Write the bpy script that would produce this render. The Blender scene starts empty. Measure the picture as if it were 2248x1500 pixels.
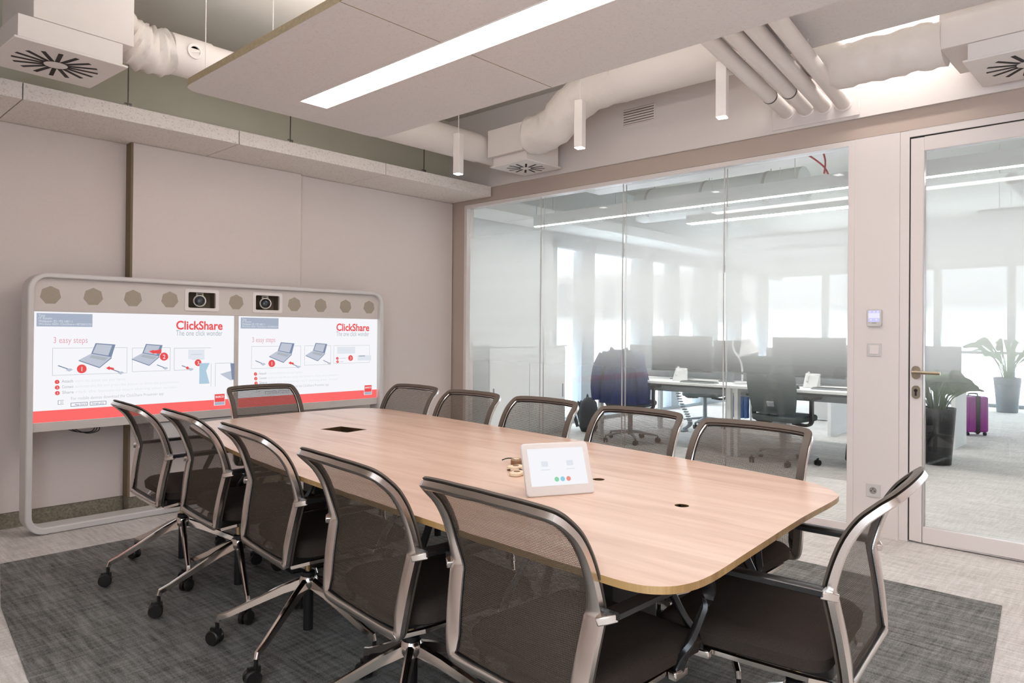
import bpy, bmesh, math, random
from mathutils import Vector, Matrix
random.seed(7)
SC = bpy.context.scene
COL = SC.collection
R = math.radians

# ------------------------------------------------------------------ camera
F_PX, W_PX, H_PX = 1555.5, 2248.0, 1500.0
YAW, PIT, ROL = 0.8224, 0.0056, 0.0083
cam_d = bpy.data.cameras.new('camera')
cam = bpy.data.objects.new('camera', cam_d); COL.objects.link(cam)
cam_d.sensor_fit = 'HORIZONTAL'; cam_d.sensor_width = 36.0
cam_d.lens = F_PX / W_PX * 36.0
cam_d.shift_y = -28.52 / W_PX
cam_d.clip_start = 0.02; cam_d.clip_end = 200
_f = Vector((math.sin(YAW)*math.cos(PIT), math.cos(YAW)*math.cos(PIT), math.sin(PIT)))
_r = Vector((math.cos(YAW), -math.sin(YAW), 0)); _u = _r.cross(_f)
_r2 = _r*math.cos(ROL) + _u*math.sin(ROL); _u2 = -_r*math.sin(ROL) + _u*math.cos(ROL)
_m = Matrix((_r2, _u2, -_f)).transposed().to_4x4(); _m.translation = Vector((0, 0, 1.27))
cam.matrix_world = _m
SC.camera = cam

# ------------------------------------------------------------------ world, exposure
wd = bpy.data.worlds.new('sky'); SC.world = wd; wd.use_nodes = True
_bg = wd.node_tree.nodes['Background']
_bg.inputs[0].default_value = (0.82, 0.91, 1.0, 1); _bg.inputs[1].default_value = 6.0
SC.view_settings.view_transform = 'Standard'; SC.view_settings.look = 'None'
SC.view_settings.gamma = 1.0; SC.view_settings.use_curve_mapping = False
SC.view_settings.exposure = 0.30
LAMP = 17.0        # room strip lamp
OFFICE_LAMP = 45.0
ADDED_UPLIGHT = 26.0     # up-light added on top of the raft to brighten the ceiling
SC.cycles.max_bounces = 7; SC.cycles.diffuse_bounces = 4; SC.cycles.glossy_bounces = 3
SC.cycles.transmission_bounces = 4; SC.cycles.transparent_max_bounces = 16
SC.cycles.use_light_tree = False
SC.cycles.caustics_reflective = False; SC.cycles.caustics_refractive = False
SC.cycles.sample_clamp_indirect = 6.0

# ------------------------------------------------------------------ materials
def lin(v):
    v /= 255.0
    return v/12.92 if v <= 0.04045 else ((v+0.055)/1.055)**2.4
def C(r, g, b): return (lin(r), lin(g), lin(b), 1.0)
MATS = {}
def mat(name, col, rough=0.5, metal=0.0, spec=0.5, coat=0.0, emit=None, estr=0.0, noise=None, bump=0.0, bscale=200.0, sheen=0.0):
    m = bpy.data.materials.new(name); m.use_nodes = True
    nt = m.node_tree; b = nt.nodes['Principled BSDF']
    b.inputs['Base Color'].default_value = col
    b.inputs['Roughness'].default_value = rough; b.inputs['Metallic'].default_value = metal
    b.inputs['Specular IOR Level'].default_value = spec
    b.inputs['Coat Weight'].default_value = coat; b.inputs['Coat Roughness'].default_value = 0.08
    b.inputs['Sheen Weight'].default_value = sheen
    if emit:
        b.inputs['Emission Color'].default_value = emit; b.inputs['Emission Strength'].default_value = estr
    if noise or bump:
        tc = nt.nodes.new('ShaderNodeTexCoord')
    if noise:   # (scale, amount)
        n = nt.nodes.new('ShaderNodeTexNoise'); n.inputs['Scale'].default_value = noise[0]; n.inputs['Detail'].default_value = 4
        nt.links.new(tc.outputs['Object'], n.inputs['Vector'])
        mx = nt.nodes.new('ShaderNodeMix'); mx.data_type = 'RGBA'
        a = noise[1]
        mx.inputs[6].default_value = tuple(c*(1-a) for c in col[:3])+(1,)
        mx.inputs[7].default_value = tuple(min(1, c*(1+a)) for c in col[:3])+(1,)
        nt.links.new(n.outputs['Fac'], mx.inputs[0]); nt.links.new(mx.outputs[2], b.inputs['Base Color'])
    if bump:
        n2 = nt.nodes.new('ShaderNodeTexNoise'); n2.inputs['Scale'].default_value = bscale; n2.inputs['Detail'].default_value = 3
        nt.links.new(tc.outputs['Object'], n2.inputs['Vector'])
        bp = nt.nodes.new('ShaderNodeBump'); bp.inputs['Strength'].default_value = bump; bp.inputs['Distance'].default_value = 0.004
        nt.links.new(n2.outputs['Fac'], bp.inputs['Height']); nt.links.new(bp.outputs[0], b.inputs['Normal'])
    MATS[name] = m
    return m

M = MATS
mat('wall_taupe', C(220, 208, 203), 0.85, spec=0.2, noise=(60, .03), bump=0.08, bscale=400)
mat('wall_white', C(222, 213, 209), 0.8, spec=0.2, noise=(8, .015))
mat('wall_olive', C(206, 203, 187), 0.85, spec=0.2, noise=(4, .03))
mat('shade_brown', C(128, 112, 92), 0.85, spec=0.1, noise=(20, .05))  # brown of the shade between the wall panels, put into the colour
mat('lintel_taupe', C(188, 171, 160), 0.8, spec=0.2, noise=(20, .02))
mat('frame_white', C(226, 216, 212), 0.35, spec=0.4, noise=(5, .01))
mat('ceiling_paint', C(214, 210, 202), 0.9, spec=0.1, noise=(3, .05))
mat('office_white', C(232, 233, 232), 0.8, spec=0.2, noise=(3, .02))
mat('baseboard_carpet', C(134, 127, 112), 0.95, spec=0.05, noise=(70, .75), bump=0.5, bscale=300)
mat('duct_white', C(232, 224, 219), 0.55, noise=(6, .03))
mat('duct_wrap', C(232, 224, 218), 0.45, noise=(20, .05), bump=0.7, bscale=22)
mat('metal_white', C(232, 225, 221), 0.4, noise=(8, .02))
mat('dark_slot', C(38, 32, 28), 0.7, noise=(10, .1))
mat('unit_grey', C(212, 203, 197), 0.45, noise=(12, .02))
mat('unit_frame', C(214, 209, 206), 0.4, noise=(12, .02))
mat('speaker_cloth', C(170, 158, 143), 0.9, noise=(300, .12))
mat('niche_dark', C(104, 92, 76), 0.6, noise=(20, .1))
mat('black_gloss', C(10, 10, 12), 0.08, noise=(5, .05))
mat('camera_shell', C(228, 220, 208), 0.35, noise=(20, .02))
mat('chrome', C(212, 204, 198), 0.13, metal=1.0, noise=(4, .05))
mat('polished_alu', C(222, 214, 209), 0.22, metal=1.0, noise=(6, .06))
mat('brass', C(176, 156, 120), 0.18, metal=1.0, noise=(6, .05))
mat('black_plastic', C(26, 23, 22), 0.38, noise=(30, .15))
mat('trim_brown', C(84, 73, 64), 0.55, noise=(30, .08))
mat('black_metal', C(24, 23, 24), 0.3, noise=(12, .12))
mat('seat_fabric', C(58, 50, 45), 0.95, spec=0.08, noise=(260, .35), bump=0.25, bscale=600)
mat('table_leg', C(22, 21, 22), 0.45, noise=(10, .1))
mat('port_metal', C(70, 52, 38), 0.4, noise=(15, .15))
mat('tablet_shell', C(212, 203, 198), 0.3, noise=(10, .01))
mat('brushed_steel', C(170, 158, 138), 0.35, metal=1.0, noise=(40, .06))
mat('dongle_cream', C(226, 206, 178), 0.5, noise=(30, .05))
mat('dongle_brown', C(134, 100, 68), 0.45, noise=(30, .1))
mat('plant_leaf', C(70, 104, 66), 0.5, noise=(14, .3))
mat('plant_leaf_pale', C(120, 156, 112), 0.5, noise=(14, .2))
mat('planter_black', C(30, 33, 36), 0.25, noise=(5, .1))
mat('planter_grey', C(118, 126, 134), 0.5, noise=(5, .05))
mat('soil', C(52, 42, 34), 0.95, noise=(50, .4))
mat('suitcase_shell', C(158, 62, 150), 0.3, noise=(12, .08))
mat('suitcase_dark', C(44, 36, 44), 0.5, noise=(12, .1))
mat('office_grey', C(150, 156, 160), 0.6, noise=(6, .04))
mat('monitor_black', C(52, 56, 60), 0.25, noise=(6, .06))
mat('jacket_navy', C(38, 50, 92), 0.85, noise=(9, .35), bump=0.4, bscale=9)
mat('office_chair_mesh', C(70, 80, 80), 0.7, noise=(200, .2))
mat('backpack_grey', C(52, 56, 60), 0.8, noise=(20, .4), bump=0.5, bscale=25)
mat('denim', C(70, 98, 146), 0.9, noise=(40, .3))
mat('facade_frame', C(150, 158, 164), 0.4, noise=(6, .03))
mat('blind_grey', C(150, 154, 158), 0.7, noise=(8, .05))
mat('concrete_green', C(150, 164, 160), 0.9, spec=0.1, noise=(2, .08))
mat('building_stone', C(214, 206, 200), 0.9, noise=(3, .05))
mat('building_window', C(130, 140, 150), 0.2, noise=(3, .1))
mat('cable_black', C(20, 19, 19), 0.5, noise=(10, .1))
mat('cable_red', C(196, 70, 70), 0.5, noise=(10, .1))
mat('pipe_clamp', C(110, 108, 106), 0.3, metal=1.0, noise=(10, .1))
mat('plate_grey', C(205, 200, 197), 0.4, noise=(8, .02))
mat('glyph_dark', C(150, 142, 138), 0.6, noise=(8, .02))

def emat(name, col, s):
    m = bpy.data.materials.new(name); m.use_nodes = True; nt = m.node_tree
    nt.nodes.remove(nt.nodes['Principled BSDF'])
    e = nt.nodes.new('ShaderNodeEmission'); e.inputs[0].default_value = col; e.inputs[1].default_value = s
    nt.links.new(e.outputs[0], nt.nodes['Material Output'].inputs[0]); MATS[name] = m; return m
emat('lamp_strip', (1.0, 0.925, 0.90, 1), LAMP)
emat('added_uplight', (1.0, 0.95, 0.92, 1), ADDED_UPLIGHT)
emat('lamp_spot', (1.0, 0.95, 0.9, 1), 14.0)
emat('lamp_office', (1.0, 0.96, 0.93, 1), OFFICE_LAMP)
emat('lamp_wash', (1.0, 0.95, 0.91, 1), 60.0)
for nm, c in dict(px_white=(246, 246, 250), px_red=(252, 110, 108), px_red_deep=(235, 84, 84), px_title=(236, 88, 92), px_tag=(176, 182, 194), px_pink=(226, 168, 178),
                  px_info=(168, 178, 196), px_info_text=(226, 230, 238), px_line=(176, 182, 190), px_text=(196, 198, 206), px_laptop=(192, 198, 212), px_laptop_d=(128, 142, 168),
                  px_panel=(176, 204, 222), px_dark=(120, 128, 148), px_green=(146, 214, 178), px_blue=(150, 208, 228), px_coral=(238, 150, 140), px_lilac=(208, 206, 250), px_faint=(226, 230, 238),
                  px_lilac_lit=(236, 236, 255)).items():
    emat(nm, C(*c), 0.82)
    if nm != 'px_white': MATS[nm].cycles.emission_sampling = 'NONE'   # print-sized marks on the lit screens

def nodes_mat(name):
    m = bpy.data.materials.new(name); m.use_nodes = True; MATS[name] = m
    nt = m.node_tree
    return m, nt, nt.nodes['Principled BSDF'], nt.nodes['Material Output']
def N(nt, t, **kw):
    n = nt.nodes.new(t)
    for k, v in kw.items():
        if k in n.inputs: n.inputs[k].default_value = v
        else: setattr(n, k, v)
    return n
def ramp(nt, src, stops):
    r = nt.nodes.new('ShaderNodeValToRGB'); nt.links.new(src, r.inputs[0])
    el = r.color_ramp.elements
    while len(el) < len(stops): el.new(0.5)
    for e, (p, c) in zip(el, stops): e.position = p; e.color = c
    return r

def carpet(name, dark, light, s=1.0):
    m, nt, b, out = nodes_mat(name)
    tc = N(nt, 'ShaderNodeTexCoord')
    def nz(sx, sy, sc, det=3):
        mp = N(nt, 'ShaderNodeMapping'); mp.inputs['Scale'].default_value = (sx, sy, 1)
        nt.links.new(tc.outputs['Object'], mp.inputs[0])
        n = N(nt, 'ShaderNodeTexNoise'); n.inputs['Scale'].default_value = sc; n.inputs['Detail'].default_value = det
        nt.links.new(mp.outputs[0], n.inputs[0]); return n
    a = nz(1, 0.10, 60); c = nz(0.10, 1, 60); d = nz(1, 1, 170, 2); e = nz(.35, .05, 14)
    def add(x, y, fx, fy):
        k = N(nt, 'ShaderNodeMath', operation='MULTIPLY'); nt.links.new(x, k.inputs[0]); k.inputs[1].default_value = fx
        q = N(nt, 'ShaderNodeMath', operation='MULTIPLY_ADD'); nt.links.new(y, q.inputs[0]); q.inputs[1].default_value = fy
        nt.links.new(k.outputs[0], q.inputs[2]); return q.outputs[0]
    v = add(a.outputs['Fac'], c.outputs['Fac'], .33, .22); v = add(v, d.outputs['Fac'], 1.0, .30); v = add(v, e.outputs['Fac'], 1.0, .15)
    rp = ramp(nt, v, [(0.36, dark), (0.64, light)])
    nt.links.new(rp.outputs[0], b.inputs['Base Color'])
    b.inputs['Roughness'].default_value = 0.95; b.inputs['Specular IOR Level'].default_value = 0.05
    bp = N(nt, 'ShaderNodeBump'); bp.inputs['Strength'].default_value = 0.5; bp.inputs['Distance'].default_value = 0.004
    nt.links.new(v, bp.inputs['Height']); nt.links.new(bp.outputs[0], b.inputs['Normal'])
carpet('carpet_light', C(184, 178, 172), C(236, 231, 227))
carpet('carpet_dark', C(74, 72, 68), C(160, 159, 156))

def heraklith(name, dark, light):
    m, nt, b, out = nodes_mat(name); tc = N(nt, 'ShaderNodeTexCoord')
    n = N(nt, 'ShaderNodeTexNoise'); n.inputs['Scale'].default_value = 70; n.inputs['Detail'].default_value = 6; n.inputs['Distortion'].default_value = 2.5
    nt.links.new(tc.outputs['Object'], n.inputs[0])
    v = N(nt, 'ShaderNodeTexVoronoi'); v.inputs['Scale'].default_value = 55
    nt.links.new(tc.outputs['Object'], v.inputs['Vector'])
    mm = N(nt, 'ShaderNodeMath', operation='MULTIPLY_ADD'); nt.links.new(v.outputs['Distance'], mm.inputs[0]); mm.inputs[1].default_value = .25; nt.links.new(n.outputs['Fac'], mm.inputs[2])
    rp = ramp(nt, mm.outputs[0], [(0.40, dark), (0.58, light)]); nt.links.new(rp.outputs[0], b.inputs['Base Color'])
    b.inputs['Roughness'].default_value = 0.95; b.inputs['Specular IOR Level'].default_value = .05
    bp = N(nt, 'ShaderNodeBump'); bp.inputs['Strength'].default_value = .45; bp.inputs['Distance'].default_value = .004
    nt.links.new(mm.outputs[0], bp.inputs['Height']); nt.links.new(bp.outputs[0], b.inputs['Normal'])
heraklith('wood_wool', C(196, 188, 180), C(236, 228, 222))
heraklith('raft_wool', C(210, 204, 202), C(224, 218, 216))
mat('raft_edge', C(176, 158, 128), 0.9, noise=(60, .25))

def wood(name, c0, c1, c2, rough, ang):
    m, nt, b, out = nodes_mat(name); tc = N(nt, 'ShaderNodeTexCoord')
    mp = N(nt, 'ShaderNodeMapping'); mp.inputs['Rotation'].default_value = (0, 0, ang); mp.inputs['Scale'].default_value = (7.0, .55, 1)
    nt.links.new(tc.outputs['Object'], mp.inputs[0])
    n = N(nt, 'ShaderNodeTexNoise'); n.inputs['Scale'].default_value = 2.2; n.inputs['Detail'].default_value = 6; n.inputs['Distortion'].default_value = .6
    nt.links.new(mp.outputs[0], n.inputs[0])
    mp2 = N(nt, 'ShaderNodeMapping'); mp2.inputs['Rotation'].default_value = (0, 0, ang); mp2.inputs['Scale'].default_value = (90, 2.5, 1)
    nt.links.new(tc.outputs['Object'], mp2.inputs[0])
    n2 = N(nt, 'ShaderNodeTexNoise'); n2.inputs['Scale'].default_value = 3; n2.inputs['Detail'].default_value = 3
    nt.links.new(mp2.outputs[0], n2.inputs[0])
    mm = N(nt, 'ShaderNodeMath', operation='MULTIPLY_ADD'); nt.links.new(n2.outputs['Fac'], mm.inputs[0]); mm.inputs[1].default_value = .35; nt.links.new(n.outputs['Fac'], mm.inputs[2])
    rp = ramp(nt, mm.outputs[0], [(0.45, c0), (0.66, c1), (0.9, c2)]); nt.links.new(rp.outputs[0], b.inputs['Base Color'])
    b.inputs['Roughness'].default_value = rough; b.inputs['Specular IOR Level'].default_value = .5
    b.inputs['Coat Weight'].default_value = 0.35; b.inputs['Coat Roughness'].default_value = 0.16
wood('oak_top', C(196, 158, 134), C(213, 178, 156), C(224, 192, 171), 0.36, R(-7))
wood('ply_edge', C(128, 94, 50), C(158, 122, 72), C(178, 144, 94), 0.5, 0)

def glassmat(name, tint, refl=0.55):
    m, nt, b, out = nodes_mat(name); nt.nodes.remove(b)
    t = N(nt, 'ShaderNodeBsdfTransparent'); t.inputs[0].default_value = tint
    g = N(nt, 'ShaderNodeBsdfGlossy'); g.inputs['Roughness'].default_value = 0.0; g.inputs[0].default_value = (refl, refl, refl, 1)
    ge = N(nt, 'ShaderNodeNewGeometry'); dt = N(nt, 'ShaderNodeVectorMath', operation='DOT_PRODUCT')
    nt.links.new(ge.outputs['Incoming'], dt.inputs[0]); nt.links.new(ge.outputs['Normal'], dt.inputs[1])
    ab = N(nt, 'ShaderNodeMath', operation='ABSOLUTE'); nt.links.new(dt.outputs['Value'], ab.inputs[0])
    om = N(nt, 'ShaderNodeMath', operation='SUBTRACT'); om.inputs[0].default_value = 1.0; nt.links.new(ab.outputs[0], om.inputs[1])
    pw = N(nt, 'ShaderNodeMath', operation='POWER'); nt.links.new(om.outputs[0], pw.inputs[0]); pw.inputs[1].default_value = 5.0
    fr = N(nt, 'ShaderNodeMath', operation='MULTIPLY_ADD'); nt.links.new(pw.outputs[0], fr.inputs[0]); fr.inputs[1].default_value = .96; fr.inputs[2].default_value = .04
    mx = N(nt, 'ShaderNodeMixShader'); nt.links.new(fr.outputs[0], mx.inputs[0]); nt.links.new(t.outputs[0], mx.inputs[1]); nt.links.new(g.outputs[0], mx.inputs[2])
    nt.links.new(mx.outputs[0], out.inputs[0])
glassmat('glass', (0.97, 0.985, 0.985, 1))
glassmat('glass_edge', (0.80, 0.86, 0.86, 1))

def film():
    m, nt, b, out = nodes_mat('frosted_film'); nt.nodes.remove(b)
    tc = N(nt, 'ShaderNodeTexCoord'); sp = N(nt, 'ShaderNodeSeparateXYZ'); nt.links.new(tc.outputs['Object'], sp.inputs[0])
    mr = N(nt, 'ShaderNodeMapRange'); mr.inputs['From Min'].default_value = 0.6; mr.inputs['From Max'].default_value = 2.6
    nt.links.new(sp.outputs['Z'], mr.inputs[0])
    def g(z, v): return ((z-0.6)/2.0, (v, v, v, 1))
    rp = ramp(nt, mr.outputs[0], [g(.74, 0.0), g(.92, .15), g(1.10, .48), g(1.30, .84), g(1.45, .97), g(1.72, .96), g(1.90, .78), g(2.10, .42), g(2.40, 0.05)])
    t = N(nt, 'ShaderNodeBsdfTransparent')
    d = N(nt, 'ShaderNodeBsdfDiffuse'); d.inputs[0].default_value = (.84, .835, .82, 1)
    tl = N(nt, 'ShaderNodeBsdfTranslucent'); tl.inputs[0].default_value = (.88, .875, .86, 1)
    a = N(nt, 'ShaderNodeMixShader'); a.inputs[0].default_value = .6
    nt.links.new(d.outputs[0], a.inputs[1]); nt.links.new(tl.outputs[0], a.inputs[2])
    mx = N(nt, 'ShaderNodeMixShader'); nt.links.new(rp.outputs[0], mx.inputs[0]); nt.links.new(t.outputs[0], mx.inputs[1]); nt.links.new(a.outputs[0], mx.inputs[2])
    nt.links.new(mx.outputs[0], out.inputs[0])
film()

def meshmat(name, col, gap):
    m, nt, b, out = nodes_mat(name); tc = N(nt, 'ShaderNodeTexCoord')
    sp = N(nt, 'ShaderNodeSeparateXYZ'); nt.links.new(tc.outputs['Object'], sp.inputs[0])
    def wave(o, pitch):
        k = N(nt, 'ShaderNodeMath', operation='MULTIPLY'); nt.links.new(o, k.inputs[0]); k.inputs[1].default_value = 2*math.pi/pitch
        s = N(nt, 'ShaderNodeMath', operation='SINE'); nt.links.new(k.outputs[0], s.inputs[0]); return s.outputs[0]
    wx = wave(sp.outputs['X'], .0042); wz = wave(sp.outputs['Z'], .0046)
    mn = N(nt, 'ShaderNodeMath', operation='MINIMUM'); nt.links.new(wx, mn.inputs[0]); nt.links.new(wz, mn.inputs[1])
    mr = N(nt, 'ShaderNodeMapRange'); mr.inputs['From Min'].default_value = -.5; mr.inputs['From Max'].default_value = .5
    mr.inputs['To Min'].default_value = gap*.45; mr.inputs['To Max'].default_value = min(1, gap*2.4)
    nt.links.new(mn.outputs[0], mr.inputs[0])
    t = N(nt, 'ShaderNodeBsdfTransparent'); mx = N(nt, 'ShaderNodeMixShader')
    b.inputs['Base Color'].default_value = col; b.inputs['Roughness'].default_value = .7; b.inputs['Specular IOR Level'].default_value = .25
    nt.links.new(mr.outputs[0], mx.inputs[0]); nt.links.new(b.outputs[0], mx.inputs[1]); nt.links.new(t.outputs[0], mx.inputs[2])
    nt.links.new(mx.outputs[0], out.inputs[0])
meshmat('chair_mesh', C(76, 65, 56), 0.36)

# ------------------------------------------------------------------ mesh helpers
class MB:
    def __init__(s): s.v = []; s.f = []
    def add(s, vs, fs):
        o = len(s.v); s.v += [tuple(p) for p in vs]; s.f += [tuple(i+o for i in f) for f in fs]; return s
    def box(s, x0, x1, y0, y1, z0, z1, M4=None):
        vs = [Vector(p) for p in ((x0,y0,z0),(x1,y0,z0),(x1,y1,z0),(x0,y1,z0),(x0,y0,z1),(x1,y0,z1),(x1,y1,z1),(x0,y1,z1))]
        if M4: vs = [M4 @ p for p in vs]
        return s.add(vs, [(0,3,2,1),(4,5,6,7),(0,1,5,4),(1,2,6,5),(2,3,7,6),(3,0,4,7)])
    def cbox(s, c, sx, sy, sz, rz=0.0):
        M4 = Matrix.Translation(c) @ Matrix.Rotation(rz, 4, 'Z')
        return s.box(-sx/2, sx/2, -sy/2, sy/2, -sz/2, sz/2, M4)
    def sweep(s, path, sec, closed=False, up=(0,0,1), scales=None, cap=True):
        """sec: 2D points (a,b): a along side vector, b along up-ish vector"""
        P = [Vector(p) for p in path]; n = len(P); k = len(sec); up = Vector(up); rings = []
        for i, p in enumerate(P):
            if closed: t = P[(i+1) % n] - P[i-1]
            else: t = P[min(i+1, n-1)] - P[max(i-1, 0)]
            t.normalize(); side = t.cross(up)
            if side.length < 1e-4: side = t.cross(Vector((0.0, 1.0, 0.0)))
            if side.length < 1e-4: side = t.cross(Vector((1.0, 0, 0)))
            side.normalize(); w = side.cross(t).normalized()
            sc = scales[i] if scales else 1.0
            if not isinstance(sc, tuple): sc = (sc, sc)
            rings.append([p + side*a*sc[0] + w*b*sc[1] for a, b in sec])
        vs = [q for r in rings for q in r]; fs = []
        for i in range(n if closed else n-1):
            j = (i+1) % n
            for a in range(k):
                c = (a+1) % k; fs.append((i*k+a, i*k+c, j*k+c, j*k+a))
        if not closed and cap: fs += [tuple(range(k-1, -1, -1)), tuple(range((n-1)*k, n*k))]
        return s.add(vs, fs)
    def tube(s, path, r, n=10, closed=False, scales=None):
        return s.sweep(path, [(r*math.cos(2*math.pi*i/n), r*math.sin(2*math.pi*i/n)) for i in range(n)], closed, scales=scales)
    def bar(s, p0, p1, w, h, up=(0,0,1)):
        return s.sweep([p0, p1], [(-w/2,-h/2),(w/2,-h/2),(w/2,h/2),(-w/2,h/2)], up=up)
    def lathe(s, prof, M4=None, n=20):
        vs = []; fs = []; k = len(prof)
        for i in range(n):
            a = 2*math.pi*i/n
            for r, z in prof:
                p = Vector((r*math.cos(a), r*math.sin(a), z)); vs.append(M4 @ p if M4 else p)
        for i in range(n):
            j = (i+1) % n
            for a in range(k-1): fs.append((i*k+a, j*k+a, j*k+a+1, i*k+a+1))
        if prof[0][0] > 1e-5: fs.append(tuple(i*k for i in range(n-1, -1, -1)))
        if prof[-1][0] > 1e-5: fs.append(tuple(i*k+k-1 for i in range(n)))
        return s.add(vs, fs)
    def prism(s, poly, z0, z1, M4=None):
        n = len(poly); vs = [Vector((x, y, z0)) for x, y in poly] + [Vector((x, y, z1)) for x, y in poly]
        if M4: vs = [M4 @ p for p in vs]
        return s.add(vs, [tuple(range(n-1, -1, -1)), tuple(range(n, 2*n))] + [(i, (i+1) % n, n+(i+1) % n, n+i) for i in range(n)])
    def grid(s, pts):
        nr, nc = len(pts), len(pts[0]); vs = [p for r in pts for p in r]
        return s.add(vs, [(i*nc+j, i*nc+j+1, (i+1)*nc+j+1, (i+1)*nc+j) for i in range(nr-1) for j in range(nc-1)])
    def mesh(s, name, m, smooth=True, ang=35):
        me = bpy.data.meshes.new(name); me.from_pydata(s.v, [], s.f)
        bm = bmesh.new(); bm.from_mesh(me)
        bmesh.ops.remove_doubles(bm, verts=bm.verts, dist=1e-6)
        bmesh.ops.recalc_face_normals(bm, faces=bm.faces); bm.to_mesh(me); bm.free()
        me.materials.append(MATS[m])
        if smooth:
            me.shade_smooth(); me.set_sharp_from_angle(angle=R(ang))
        return me
    def build(s, name, m, parent=None, bevel=0.0, smooth=True, seg=2, ang=35):
        o = bpy.data.objects.new(name, s.mesh(name, m, smooth, ang)); COL.objects.link(o)
        if parent: o.parent = parent
        if bevel:
            b = o.modifiers.new('bevel', 'BEVEL'); b.width = bevel; b.segments = seg; b.limit_method = 'ANGLE'; b.angle_limit = R(40)
        return o
def tag(o, label, cat, group=None, kind=None):
    o['label'] = label; o['category'] = cat
    if group: o['group'] = group
    if kind: o['kind'] = kind
    return o
def struct(o): o['kind'] = 'structure'; return o
def empty(name, loc=(0,0,0), rz=0.0):
    o = bpy.data.objects.new(name, None); o.empty_display_size = .1; COL.objects.link(o)
    o.location = loc; o.rotation_euler = (0, 0, rz); return o
def thing(name, label, cat, loc=(0,0,0), rz=0.0, group=None): return tag(empty(name, loc, rz), label, cat, group)
def B(*a, **k): return MB().box(*a, **k)
def copy_tree(o, parent=None):
    c = o.copy(); COL.objects.link(c); c.parent = parent
    for ch in list(o.children): copy_tree(ch, c)
    return c
def rrect(x0, x1, y0, y1, r, n=6):
    out = []
    for cx, cy, a0 in ((x1-r, y0+r, -90), (x1-r, y1-r, 0), (x0+r, y1-r, 90), (x0+r, y0+r, 180)):
        for i in range(n+1):
            a = R(a0 + 90*i/n); out.append((cx + r*math.cos(a), cy + r*math.sin(a)))
    return out
def ngon(cx, cy, r, n, a0=90): return [(cx + r*math.cos(R(a0+360*i/n)), cy + r*math.sin(R(a0+360*i/n))) for i in range(n)]
def catmull(pts, n=6, closed=True):
    out = []; k = len(pts)
    for i in range(k if closed else k-1):
        def g(j): return Vector(pts[j % k]) if closed else Vector(pts[max(0, min(k-1, j))])
        p0, p1, p2, p3 = g(i-1), g(i), g(i+1), g(i+2)
        for q in range(n):
            t = q/n; out.append(0.5*((2*p1) + (p2-p0)*t + (2*p0-5*p1+4*p2-p3)*t*t + (3*p1-p0-3*p2+p3)*t**3))
    if not closed: out.append(Vector(pts[-1]))
    return out
def text_mesh(s, size, offset=0.0, align='LEFT', spacing=1.0, width=None):
    cu = bpy.data.curves.new('lettering', 'FONT'); cu.body = s; cu.size = size; cu.offset = offset; cu.align_x = align; cu.space_character = spacing
    cu.resolution_u = 3
    o = bpy.data.objects.new('lettering', cu); COL.objects.link(o)
    bpy.context.view_layer.update()
    me = bpy.data.meshes.new_from_object(o.evaluated_get(bpy.context.evaluated_depsgraph_get()))
    bpy.data.objects.remove(o); bpy.data.curves.remove(cu)
    if width:
        w = max(v.co.x for v in me.vertices) - min(v.co.x for v in me.vertices)
        me.transform(Matrix.Diagonal((width/w, 1, 1, 1)))
    return me

XG = 4.871       # room face of the glazed partition
YB = 5.41        # room face of the back wall
ZC = 3.42        # ceiling
# ------------------------------------------------------------------ floor, ceiling, walls
struct(B(-1.5, 15.6, -2.2, 6.5, -.12, 0).build('floor', 'carpet_light', smooth=False))
rug = [(0.929,4.596),(4.01,4.60),(4.017,.575),(3.105,.481),(.45,.20),(.696,2.99),(.794,3.906)]
tag(MB().prism(rug, 0.0, 0.006).build('area_carpet', 'carpet_dark', smooth=False), 'dark charcoal woven carpet inlay under the table', 'carpet')
struct(B(-1.5, 15.6, -2.2, 6.5, ZC, ZC+.12).build('ceiling', 'ceiling_paint', smooth=False))

wb = struct(B(-1.3, 4.98, YB+.001, YB+.2, 0, ZC-.002).build('wall_back', 'wall_taupe', smooth=False))
B(-1.3, 1.80, YB-.012, YB, 0.10, 2.574).build('wall_panel', 'wall_taupe', wb)
B(1.815, 3.12, YB-.105, YB, 0.10, 2.574).build('wall_panel', 'wall_taupe', wb, bevel=.002)
B(3.122, 4.86, YB-.06, YB, 0.10, 2.574).build('wall_panel', 'wall_taupe', wb, bevel=.002)
B(-1.08, 4.849, YB-.012, YB, 2.68, ZC-.003).build('upper_wall_paint', 'wall_olive', wb, smooth=False)
B(1.800, 1.8145, YB-.104, YB-.0005, .10, 2.574).build('panel_shade_strip', 'shade_brown', wb, smooth=False)  # thin dark strip painting the shade on the panel's side face
bb = struct(B(-1.3, 1.80, YB-.02, YB-.0005, 0.001, 0.098).build('baseboard_back', 'baseboard_carpet', smooth=False))
B(1.805, 3.12, YB-.115, YB-.0005, 0.001, 0.098).build('baseboard_piece', 'baseboard_carpet', bb)
B(3.122, 4.82, YB-.02, YB-.0005, 0.001, 0.098).build('baseboard_piece', 'baseboard_carpet', bb)

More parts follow.
